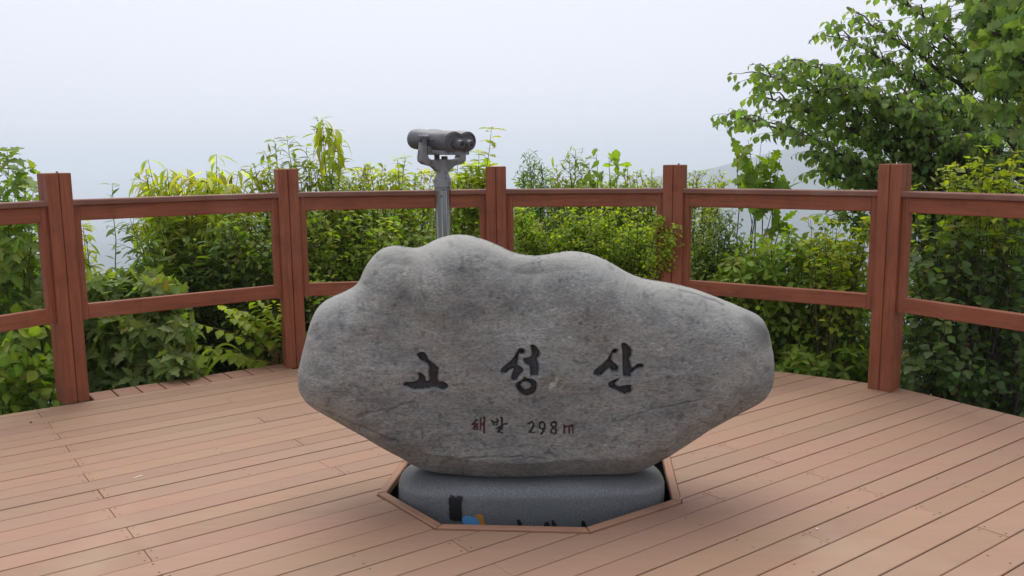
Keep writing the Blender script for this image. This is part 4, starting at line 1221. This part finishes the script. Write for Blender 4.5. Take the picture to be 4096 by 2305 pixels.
sh('shaded_shrub', 'deep green small leaved shrub in the dark middle of the left bay', 'ovate', 'dark', 0.07, (380, 730, 640, 940), (6.5, 7.3), 26, twigs=10, tl=0.26, spacing=0.045, young=0.2, leafy=0.25)
sh('tall_leafy_shrub', 'tall shrub with slender leaves towering behind the second post, tallest left of the binoculars', 'lance', 'olive', 0.115, (630, 930, 405, 560), (6.8, 7.4), 24, tips=[(692, 358, 7.0), (722, 350, 7.0), (668, 385, 7.1), (800, 302, 7.0), (835, 330, 7.0), (770, 370, 7.1), (860, 400, 7.2), (745, 400, 7), (640, 420, 7)], twigs=9, tip_twigs=11, tl=0.22, spacing=0.036, droop=0.15, young=0.65, leafy=0.45, upright=0.75, flat=0.4)
sh('drooping_shoot', 'arching yellow green shoot with drooping leaves at the top of the tall shrub', 'lance', 'yellow', 0.17, (815, 850, 320, 350), (6.95, 7.0), 0, tips=[(812, 300, 6.95), (845, 325, 6.95)], twigs=5, tl=0.13, spacing=0.05, droop=1.0, young=0.7, leafy=0.84, bend=0.9)
sh('light_leafy_shrub', 'light green shrub with pointed leaves at the right end of the left bay', 'ovate', 'mid', 0.085, (560, 730, 540, 720), (6.4, 6.9), 15, twigs=11, tl=0.2, spacing=0.04, young=0.6, leafy=0.35)
sh('low_ground_shrub', 'low light green creeping shrub along the deck edge beside the second post', 'ovate', 'fresh', 0.055, (590, 760, 830, 915), (6.25, 6.6), 13, twigs=6, tl=0.12, spacing=0.035, young=0.6, leafy=0.3)
# ---- second bay
sh('pointed_leaf_shrub', 'fresh green shrub with pointed leaves between the second post and the binoculars', 'ovate', 'fresh', 0.085, (770, 1010, 520, 730), (6.5, 7.2), 24, twigs=11, tl=0.2, spacing=0.038, young=0.65, leafy=0.35)
sh('mixed_green_shrub', 'green shrub seen behind the steel pole and above the boulder crest', 'ovate', 'mid', 0.085, (980, 1235, 520, 720), (6.6, 7.2), 24, twigs=11, tl=0.2, spacing=0.04, young=0.65, leafy=0.35)
sh('top_fringe_shrub', 'low yellow green fringe of shoots above the cap rail left of the binoculars', 'ovate', 'yellow', 0.085, (850, 1110, 425, 500), (7.2, 7.7), 22, tips=[(930, 415, 7.3), (1000, 402, 7.3), (1020, 396, 7.3), (962, 420, 7.3), (1060, 430, 7.4), (900, 428, 7.4)], twigs=7, tl=0.13, spacing=0.04, young=0.7, leafy=0.6, upright=0.8)
sh('leaning_sapling', 'leaning bright green sapling with toothed leaves just right of the binoculars', 'oak', 'yellow', 0.135, (1130, 1225, 405, 500), (7.0, 7.4), 9, tips=[(1236, 326, 7.1), (1205, 385, 7.1), (1185, 415, 7.1), (1150, 440, 7.2)], twigs=6, tip_twigs=5, tl=0.14, spacing=0.05, young=0.55, leafy=0.6, droop=0.3)
sh('post_side_seedling', 'thin light green seedling beside the second post and the boulder shoulder', 'ovate', 'fresh', 0.07, (772, 850, 690, 900), (6.15, 6.4), 8, twigs=5, tl=0.12, spacing=0.045, young=0.5, leafy=0.25)
# ---- third bay
sh('bluish_shoot_plant', 'upright bluish green shoots with tiny narrow leaves right of the middle post', 'narrow', 'blue', 0.06, (1305, 1372, 430, 520), (7.2, 7.5), 2, tips=[(1330, 384, 7.3), (1345, 398, 7.3), (1362, 412, 7.3), (1316, 420, 7.3)], twigs=11, tl=0.13, spacing=0.02, young=0.4, leafy=0.62, upright=0.9, whorl=3, clump=0.3)
sh('willowy_shoot_plant', 'upright olive green shoots with narrow leaves in the middle of the third bay skyline', 'narrow', 'olive', 0.085, (1375, 1470, 435, 520), (7.1, 7.4), 3, tips=[(1448, 378, 7.2), (1432, 398, 7.2), (1400, 418, 7.2), (1460, 412, 7.2)], twigs=11, tl=0.14, spacing=0.022, young=0.6, leafy=0.6, upright=0.9, whorl=3, clump=0.3)
sh('small_leaved_bush', 'dense bright green bush of tiny round leaves filling the bay right of the middle post', 'oval', 'lime', 0.036, (1280, 1690, 520, 700), (6.3, 6.8), 46, tips=[(1480, 512, 6.25), (1590, 515, 6.2), (1610, 520, 6.2), (1698, 568, 5.86), (1692, 603, 5.86), (1668, 548, 5.95), (1680, 590, 5.9), (1655, 560, 5.95)], twigs=17, tl=0.23, spacing=0.0135, young=0.42, leafy=0.25, widths=1.0, mat=M_LEAFS, base=(0.75, 6.75))
sh('inner_bush', 'inner green shrub behind the bright small leaved bush', 'ovate', 'mid', 0.06, (1270, 1720, 520, 720), (7.0, 7.6), 22, twigs=10, tl=0.28, spacing=0.04, young=0.5, leafy=0.3)
sh('skyline_shrub', 'low leafy green shrub just clearing the third bay cap rail beside the middle post', 'ovate', 'fresh', 0.075, (1285, 1560, 440, 520), (7.5, 8.0), 22, twigs=8, tl=0.16, spacing=0.04, young=0.6, leafy=0.5, upright=0.8)
sh('young_oak_shoots', 'young oak shoots with blunt leaves rising over the third bay cap rail', 'obov', 'fresh', 0.13, (1470, 1610, 440, 500), (7.0, 7.3), 2, tips=[(1500, 388, 7.1), (1532, 394, 7.1), (1580, 414, 7.1), (1482, 408, 7.1), (1555, 410, 7.1)], twigs=2, tip_twigs=2, tl=0.1, spacing=0.07, young=0.4, leafy=0.74, upright=0.9, whorl=4, leaf_on_stem=False, clump=0.2)
sh('tiny_leaved_bush', 'rounded top of a tiny leaved yellow green bush behind the fourth post', 'oval', 'yellow', 0.032, (1480, 1830, 430, 520), (7.1, 7.6), 38, tips=[(1640, 428, 7.2), (1610, 430, 7.2), (1750, 432, 7.2), (1790, 445, 7.2), (1820, 460, 7.2), (1570, 440, 7.2)], twigs=12, tl=0.16, spacing=0.016, young=0.4, leafy=0.5, upright=0.8, mat=M_LEAFS)
# ---- fourth bay
sh('wispy_bush', 'thin wispy bush with see-through twigs right of the fourth post', 'oval', 'mid', 0.036, (1740, 1870, 525, 700), (6.3, 6.8), 22, twigs=10, tl=0.2, spacing=0.022, young=0.4, leafy=0.3, upright=0.8)
sh('oak_sapling', 'oak sapling with large lobed leaves standing above the cap rail of the fourth bay', 'oak', 'fresh', 0.16, (1860, 1985, 390, 480), (6.7, 7.0), 2, tips=[(1882, 352, 6.8), (1915, 358, 6.8), (1962, 402, 6.8), (1856, 385, 6.8), (1935, 380, 6.9)], twigs=2, tl=0.12, spacing=0.08, young=0.4, leafy=0.72, whorl=3, droop=0.3, leaf_on_stem=False, widths=1.3, clump=0.06)
sh('leafy_mound_shrub', 'rounded fresh green shrub above the middle rail of the fourth bay', 'obov', 'fresh', 0.085, (1760, 2190, 610, 730), (6.1, 6.6), 30, tips=[(1985, 580, 6.3), (1900, 600, 6.3)], twigs=9, tl=0.18, spacing=0.04, young=0.45, leafy=0.35, whorl=4)
sh('heart_leaved_shrub', 'yellowish shrub with heart shaped leaves left of the fifth post under the top rail', 'ovate', 'yellow', 0.085, (2035, 2190, 545, 670), (5.8, 6.2), 10, twigs=7, tl=0.16, spacing=0.05, young=0.4, leafy=0.45, widths=1.2)
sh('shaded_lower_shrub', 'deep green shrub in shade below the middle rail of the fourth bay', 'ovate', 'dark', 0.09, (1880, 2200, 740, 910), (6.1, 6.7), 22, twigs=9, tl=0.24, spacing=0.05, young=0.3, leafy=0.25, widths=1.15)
sh('ground_cover_plant', 'low bright lobed leaves spilling over the deck edge left of the fifth post', 'oak', 'fresh', 0.095, (1940, 2200, 880, 945), (5.75, 6.2), 22, twigs=4, tl=0.1, spacing=0.045, young=0.3, leafy=0.3, whorl=4)
# ---- fifth bay
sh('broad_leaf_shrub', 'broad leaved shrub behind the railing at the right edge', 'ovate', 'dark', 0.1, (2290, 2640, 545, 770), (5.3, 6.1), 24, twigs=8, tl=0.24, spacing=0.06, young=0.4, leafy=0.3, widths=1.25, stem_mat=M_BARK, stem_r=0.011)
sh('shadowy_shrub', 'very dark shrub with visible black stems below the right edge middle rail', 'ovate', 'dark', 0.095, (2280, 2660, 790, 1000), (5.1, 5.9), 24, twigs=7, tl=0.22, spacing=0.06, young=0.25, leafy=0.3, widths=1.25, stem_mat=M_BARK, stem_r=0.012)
sh('hornbeam_shrub', 'yellow green shrub with pleated leaves above the right edge cap rail, before the big tree', 'ovate', 'yellow', 0.085, (2370, 2610, 400, 510), (5.5, 5.9), 12, tips=[(2478, 372, 5.6), (2405, 432, 5.6), (2550, 385, 5.6), (2440, 400, 5.6), (2300, 470, 5.7)], twigs=7, tl=0.17, spacing=0.05, young=0.35, leafy=0.6, widths=1.1)

# ---- second row further down the slope closes the view
for k, (lab, shp, pal, ll, reg, Y, n) in enumerate([
    ('darker shrub down the slope behind the yellow green drooping shrub', 'lance', 'mid', 0.11, (360, 740, 495, 760), (7.5, 8.5), 36),
    ('green shrub down the slope behind the binocular pole', 'ovate', 'mid', 0.08, (740, 1260, 490, 760), (7.5, 8.4), 48),
    ('green shrub down the slope behind the small leaved bush', 'ovate', 'dark', 0.08, (1250, 1760, 500, 760), (7.9, 8.8), 44),
    ('lower shrub down the slope below the left hazy gap', 'ovate', 'mid', 0.085, (140, 420, 690, 960), (7.0, 8.2), 20),
    ('lower shrub down the slope below the hazy gap of the fourth bay', 'ovate', 'mid', 0.08, (1740, 2020, 650, 900), (7.2, 8.2), 20),
    ('loose green shrub far down the slope left of the binocular pole', 'ovate', 'mid', 0.085, (740, 1150, 500, 720), (8.8, 9.8), 40),
    ('loose green shrub far down the slope behind the middle post', 'ovate', 'mid', 0.085, (1120, 1700, 500, 720), (9.2, 10.2), 50),
    ('tall shrub down the slope behind the fifth post', 'ovate', 'dark', 0.085, (2040, 3000, 520, 960), (6.8, 8.2), 48),
]):
    sh('slope_shrub', lab, shp, pal, ll, reg, Y, n, twigs=15, tl=0.36, spacing=0.045, young=0.6, leafy=0.25, group='shrubs further down the slope')

# ---- plant with pinnate leaves
def pinnate_plant():
    rg = np.random.default_rng(77)
    B = np.array([*at(690, 935, 6.3)[:2], 0]); B[2] = float(ground_z(B[0], B[1]))
    fronds = [((705, 930), (500, 868)), ((700, 900), (505, 818)), ((690, 870), (560, 768)), ((695, 850), (640, 752)), ((700, 860), (690, 765)), ((700, 920), (520, 895)), ((700, 880), (590, 800)), ((705, 940), (600, 905)), ((710, 900), (720, 790)), ((680, 840), (600, 780))]
    lines, fo = [], Foliage()
    for k, ((ax, ay), (bx, by)) in enumerate(fronds):
        Yd = 6.02 + 0.16 * rg.random()
        a, b = at(ax, ay, Yd + 0.1), at(bx, by, Yd - 0.06)
        m_ = (a + b) / 2 + np.array([0, 0, 0.07])
        p = curve(a, m_, b, 12)
        st = curve(B + rg.normal(0, 0.03, 3) * [1, 1, 0], (B + a) / 2 + [0, 0, 0.1], a, 7)
        lines += [(st, 0.006, 0.0035, 5), (p, 0.0035, 0.0012, 4)]
        npair = 7
        for i in range(npair):
            f = 0.22 + 0.76 * i / (npair - 1)
            q = np.array([np.interp(f * 11, np.arange(12), p[:, c]) for c in range(3)])
            tg = unit(p[min(11, int(f * 11) + 1)] - p[max(0, int(f * 11) - 1)])
            sdv = unit(np.cross(tg, [0, 0, 1.]))
            for s_ in (-1, 1):
                d = unit(sdv * s_ + tg * 0.35 + np.array([0, 0, -0.42]) + rg.normal(0, 0.06, 3))
                fo.put(q, d, np.array([0, 0, 1.]) + sdv * s_ * 0.35, 0.125 * (1 - 0.35 * f * f) * rg.uniform(0.9, 1.1), 0.35 + 0.5 * (k % 3) / 2)
        fo.put(p[-1], unit(p[-1] - p[-2]), np.array([0, 0, 1.]), 0.065, 0.7)
    root = empty('pinnate_leaved_plant', B)
    tag(root, 'light green plant with rows of paired leaflets on reddish stalks, left of the second post', 'plant')
    link('stems', tubes_mesh('stems', [(q - B, a, b_, k) for q, a, b_, k in lines]), M_REDSTEM, root, smooth=True)
    fo.d['pos'] = np.array(fo.d['pos']) - B
    link('leaves', leaves_mesh('leaves', 'ovate', fo.d, 'lime', rg, widths=1.0, bend=0.35, warm=0), M_LEAF, root)
pinnate_plant()

def grass_tuft():
    rg = np.random.default_rng(78)
    B = np.array([*at(425, 1000, 5.84)[:2], 0]); B[2] = float(ground_z(B[0], B[1]))
    T, F = SHAPES['blade']
    blades = [(345, 935), (330, 945), (380, 925), (395, 900), (412, 890), (420, 905), (440, 880), (455, 930), (480, 905), (500, 870), (520, 860), (560, 905), (610, 890), (470, 950), (362, 955), (430, 860), (405, 940), (640, 915), (540, 940)]
    V, FF, C = [], [], []; b = 0
    for k, (x, y) in enumerate(blades):
        T_ = at(x, y, 5.72 + 0.16 * rg.random()); b0 = B + np.array([rg.normal(0.05, 0.09), rg.normal(0, 0.03), 0])
        top = max(T_[2], b0[2] + 0.2) + 0.12
        m_ = np.array([b0[0] * 0.65 + T_[0] * 0.35, b0[1] * 0.6 + T_[1] * 0.4, top + 0.15])
        p = curve(b0, m_, T_, 14); tg = unit(np.gradient(p, axis=0)); sdv = unit(np.cross(tg, unit(rg.normal(0, 1, 3) * [1, 1, 0.1])))
        w_ = 0.010 * np.sin(np.linspace(0.5, np.pi, 14)) ** 0.7 + 0.0004
        V.append(np.stack([p - sdv * w_[:, None], p + [0, 0, -0.002], p + sdv * w_[:, None]], 1).reshape(-1, 3) - B)
        for i in range(13):
            a = b + i * 3; FF += [(a, a + 1, a + 4, a + 3), (a + 1, a + 2, a + 5, a + 4)]
        C.append(np.repeat((np.array([0.26, 0.37, 0.05]) * rg.uniform(0.7, 1.3))[None], 42, 0)); b += 42
    o = link('grass_tuft', mesh_np('grass_tuft', np.concatenate(V), np.array(FF), np.concatenate(C)), M_LEAF)
    o.location = B
    tag(o, 'tuft of long arching grass blades at the deck edge in the left bay', 'grass tuft')
grass_tuft()

# ---- trees at the right
def tree(name, label, trunk, limbs, shape, pal, ll, seed, sub=9, sl=0.5, twl=0.22, spacing=0.05, droop=0.6, young=0.3, widths=1.0, bend=0.6, whorl=0, r0=0.07):
    rg = np.random.default_rng(seed)
    B = np.array(trunk[0]); lines, fo, tl = [], Foliage(), []
    tp = wobble(np.array([np.array(q) for q in trunk]), rg, 0.0)
    tt = np.linspace(0, 1, len(tp)); fine = np.stack([np.interp(np.linspace(0, 1, 24), tt, tp[:, c]) for c in range(3)], 1)
    fine = wobble(fine, rg, 0.05)
    tl.append((fine - B, r0, r0 * 0.35, 10))
    for f0, T, T2 in limbs:
        i0 = int(f0 * 23); a = fine[i0]; T = np.array(T)
        md = (a + T) / 2 + np.array([0, 0, 0.14 * np.linalg.norm(T - a)]) if T2 is None else np.array(T2)
        p = wobble(curve(a, md, T, 16), rg, 0.05)
        tl.append((p - B, r0 * 0.42 * (1 - 0.4 * f0), 0.004, 7))
        Ll = np.linalg.norm(T - a)
        ns = int(sub * max(0.6, Ll / 1.5)); ga = rg.uniform(0, 6.28)
        for j in range(ns + 1):
            f = 0.22 + 0.78 * (j + 0.4 * rg.random()) / ns
            f = min(f, 0.995)
            q = np.array([np.interp(f * 15, np.arange(16), p[:, c]) for c in range(3)])
            tg = unit(p[min(15, int(f * 15) + 1)] - p[int(f * 15)])
            ga += 2.4
            e1 = unit(np.cross(tg, [0, 0, 1.])); e2 = np.cross(e1, tg)
            d = unit(tg * 0.55 + e1 * math.cos(ga) * 0.9 + np.abs(e2) * 0.0 + np.array([0, 0, 1]) * (0.14 * math.sin(ga) + 0.05))
            l_ = sl * rg.uniform(0.55, 1.15) * (1 - 0.45 * f)
            bp = wobble(curve(q, q + d * l_ * 0.55 + [0, 0, 0.05], q + d * l_ + [0, 0, -0.08 * l_], 8), rg, 0.03)
            lines.append((bp - B, 0.008, 0.002, 4))
            nt = max(3, int(l_ / 0.075)); gb = rg.uniform(0, 6.28)
            for k in range(nt):
                g = 0.15 + 0.85 * (k + rg.random()) / nt
                g = min(g, 0.99)
                q2 = np.array([np.interp(g * 7, np.arange(8), bp[:, c]) for c in range(3)])
                gb += 2.4
                d2 = unit(unit(bp[-1] - bp[0]) * 0.6 + np.array([math.cos(gb), math.sin(gb), 0.25 * math.sin(gb * 1.7)]) * 0.8)
                l2 = twl * rg.uniform(0.5, 1.1)
                t2 = curve(q2, q2 + d2 * l2 * 0.6, q2 + d2 * l2 + [0, 0, -0.25 * l2], 4)
                lines.append((t2 - B, 0.0025, 0.001, 3))
                leafy_twig(fo, t2, rg, ll, spacing, droop, young * rg.uniform(0.3, 1.2), 0.7, whorl, 0.1, 0.4)
    root = empty(name, B)
    tag(root, label, 'tree')
    t = link('trunk', tubes_mesh('trunk', tl), M_BARK, root, smooth=True)
    link('branches', tubes_mesh('branches', lines), M_BARK, t, smooth=True)
    fo.d['pos'] = np.array(fo.d['pos']) - B
    link('crown', leaves_mesh('crown', shape, fo.d, pal, rg, widths=widths, bend=bend, warm=0.004), M_LEAF, root)
    NL.append((name, len(fo.d['pos'])))

def A(px, py, Y): return tuple(at(px, py, Y))
tb = at(2640, 900, 6.9); tb[2] = float(ground_z(tb[0], tb[1]))
limbs = []
for f0, px, py, Y in [(.30, 1862, 298, 6.7), (.32, 1925, 190, 6.8), (.38, 2010, 165, 6.9), (.45, 2110, 95, 7.0), (.6, 2270, 5, 7.0), (.28, 2000, 295, 7.2), (.26, 2070, 390, 6.8),
                      (.22, 2130, 440, 6.9), (.24, 2090, 440, 7.0), (.42, 2200, 160, 7.2), (.5, 2330, 110, 7.1), (.36, 2130, 230, 6.6), (.4, 2260, 250, 6.6), (.3, 2180, 330, 7.1), (.28, 2280, 380, 6.8),
                      (.7, 2400, -60, 7.0), (.8, 2530, -80, 7.2), (.55, 2450, 120, 6.9), (.4, 2420, 300, 7.2), (.3, 2420, 400, 7.2), (.6, 2560, 60, 7.0), (.35, 2060, 260, 7.0), (.5, 2180, 60, 7.2),
                      (.18, 2230, 500, 6.8), (.16, 2150, 560, 6.9), (.3, 2350, 200, 7.5), (.2, 2120, 520, 7.0), (.25, 2560, 330, 7.0), (.22, 2330, 450, 7.4), (.27, 1940, 250, 6.9), (.34, 2060, 180, 6.6)]:
    limbs.append((f0, A(px, py, Y), None))
tree('drooping_leaf_tree', 'large dark green tree with drooping oval leaves overhanging the right side of the railing', [tuple(tb), A(2630, 560, 6.9), A(2600, 250, 6.95), A(2560, -80, 7.0)], limbs, 'ovate', 'tree', 0.076, 5, sub=20, sl=0.44, twl=0.19, spacing=0.028, droop=0.75, young=0.35, widths=1.1, bend=0.8, r0=0.085)
tb2 = at(2760, 950, 5.6); tb2[2] = float(ground_z(tb2[0], tb2[1]))
l2 = [(f0, A(px, py, Y), None) for f0, px, py, Y in [(.5, 2470, 60, 5.5), (.55, 2500, 130, 5.4), (.6, 2440, 20, 5.6), (.45, 2540, 200, 5.4), (.4, 2520, 270, 5.5), (.7, 2560, 0, 5.5), (.6, 2600, 90, 5.3), (.8, 2500, -60, 5.6)]]
tree('big_leaf_tree', 'tree with large bright lobed leaves at the top right corner', [tuple(tb2), A(2740, 500, 5.6), A(2700, 150, 5.6), A(2650, -120, 5.6)], l2, 'oak', 'tree', 0.095, 6, sub=12, sl=0.36, twl=0.14, spacing=0.055, droop=0.35, young=0.2, widths=1.35, bend=0.4, whorl=3, r0=0.06)
tb3 = at(2385, 985, 5.75); tb3[2] = float(ground_z(tb3[0], tb3[1]))
l3 = [(f0, A(px, py, Y), None) for f0, px, py, Y in [(.5, 2330, 800, 5.7), (.55, 2450, 780, 5.7), (.7, 2340, 650, 5.8), (.75, 2480, 640, 5.7), (.4, 2450, 900, 5.6), (.9, 2420, 560, 5.8), (.6, 2560, 720, 5.8)]]
tree('small_black_stemmed_tree', 'small tree with a forking blackish trunk right of the fifth post', [tuple(tb3), A(2378, 900, 5.75), A(2372, 780, 5.78), A(2400, 600, 5.8)], l3, 'ovate', 'deep', 0.1, 8, sub=6, sl=0.34, twl=0.16, spacing=0.065, droop=0.4, young=0.3, widths=1.25, r0=0.028)


# ------------------------------------------------------------------ small litter lying on the deck
def litter():
    for k, (nm, lab, px, py, c, s) in enumerate([
        ('straw_piece', 'short pale straw piece lying on the boards left of the boulder', 348, 1201, (0.7, 0.68, 0.5), (0.026, 0.0035)),
        ('bark_crumb', 'tan crumb beside the right kerb corner', 1711, 1257, (0.42, 0.3, 0.14), (0.010, 0.008)),
        ('pale_chip', 'tiny white chip on the boards near the bottom right', 2055, 1332, (0.75, 0.72, 0.68), (0.006, 0.004)),
        ('dead_leaf_scrap', 'small tan scrap on the edging boards in the left bay', 788, 919, (0.5, 0.36, 0.2), (0.012, 0.009)),
        ('dark_seed', 'dark seed on the boards near the left edge', 78, 1064, (0.03, 0.03, 0.03), (0.008, 0.006)),
    ]):
        p = at(px, py, 4.0); t = CAM_H / (CAM_H - p[2]); x, y = p[0] * t, p[1] * t
        mb = MB(); a = random.random() * 3
        pr = [(0.15, 0), (0.8, 0.15), (1, 0.4), (0.7, 0.8), (0.1, 1)]
        rs = []
        for f, z in pr:
            rs.append([((s[0] * math.cos(q) * math.cos(a) - s[1] * math.sin(q) * math.sin(a)) * f, (s[0] * math.cos(q) * math.sin(a) + s[1] * math.sin(q) * math.cos(a)) * f, 0.002 + z * min(s) * 0.8) for q in np.linspace(0, 2 * np.pi, 10, endpoint=False)])
        mb.rings(rs)
        o = mb.build(nm, mat_paint(nm, c, 0.8), None, True); o.location = (x, y, 0); tag(o, lab, 'litter')
litter()

# ------------------------------------------------------------------ haze
def haze():
    me = bpy.data.meshes.new('haze')
    s = 11500; z0, z1 = -420, 62
    V = [(x, y, z) for z in (z0, z1) for x, y in ((-s, -s), (s, -s), (s, s), (-s, s))]
    me.from_pydata(V, [], [(3, 2, 1, 0), (4, 5, 6, 7), (0, 1, 5, 4), (1, 2, 6, 5), (2, 3, 7, 6), (3, 0, 4, 7)])
    mt = bpy.data.materials.new('haze_air'); mt.use_nodes = True
    t = mt.node_tree; t.nodes.remove(t.nodes['Principled BSDF'])
    v = t.nodes.new('ShaderNodeVolumePrincipled')
    v.inputs['Color'].default_value = (0.87, 0.935, 1.0, 1)
    v.inputs['Density'].default_value = HAZE_DENSITY
    v.inputs['Anisotropy'].default_value = 0.2
    t.links.new(v.outputs[0], t.nodes['Material Output'].inputs['Volume'])
    o = link('haze', me, mt)
    tag(o, kind='stuff')
HAZE_DENSITY = 0.00056
haze()
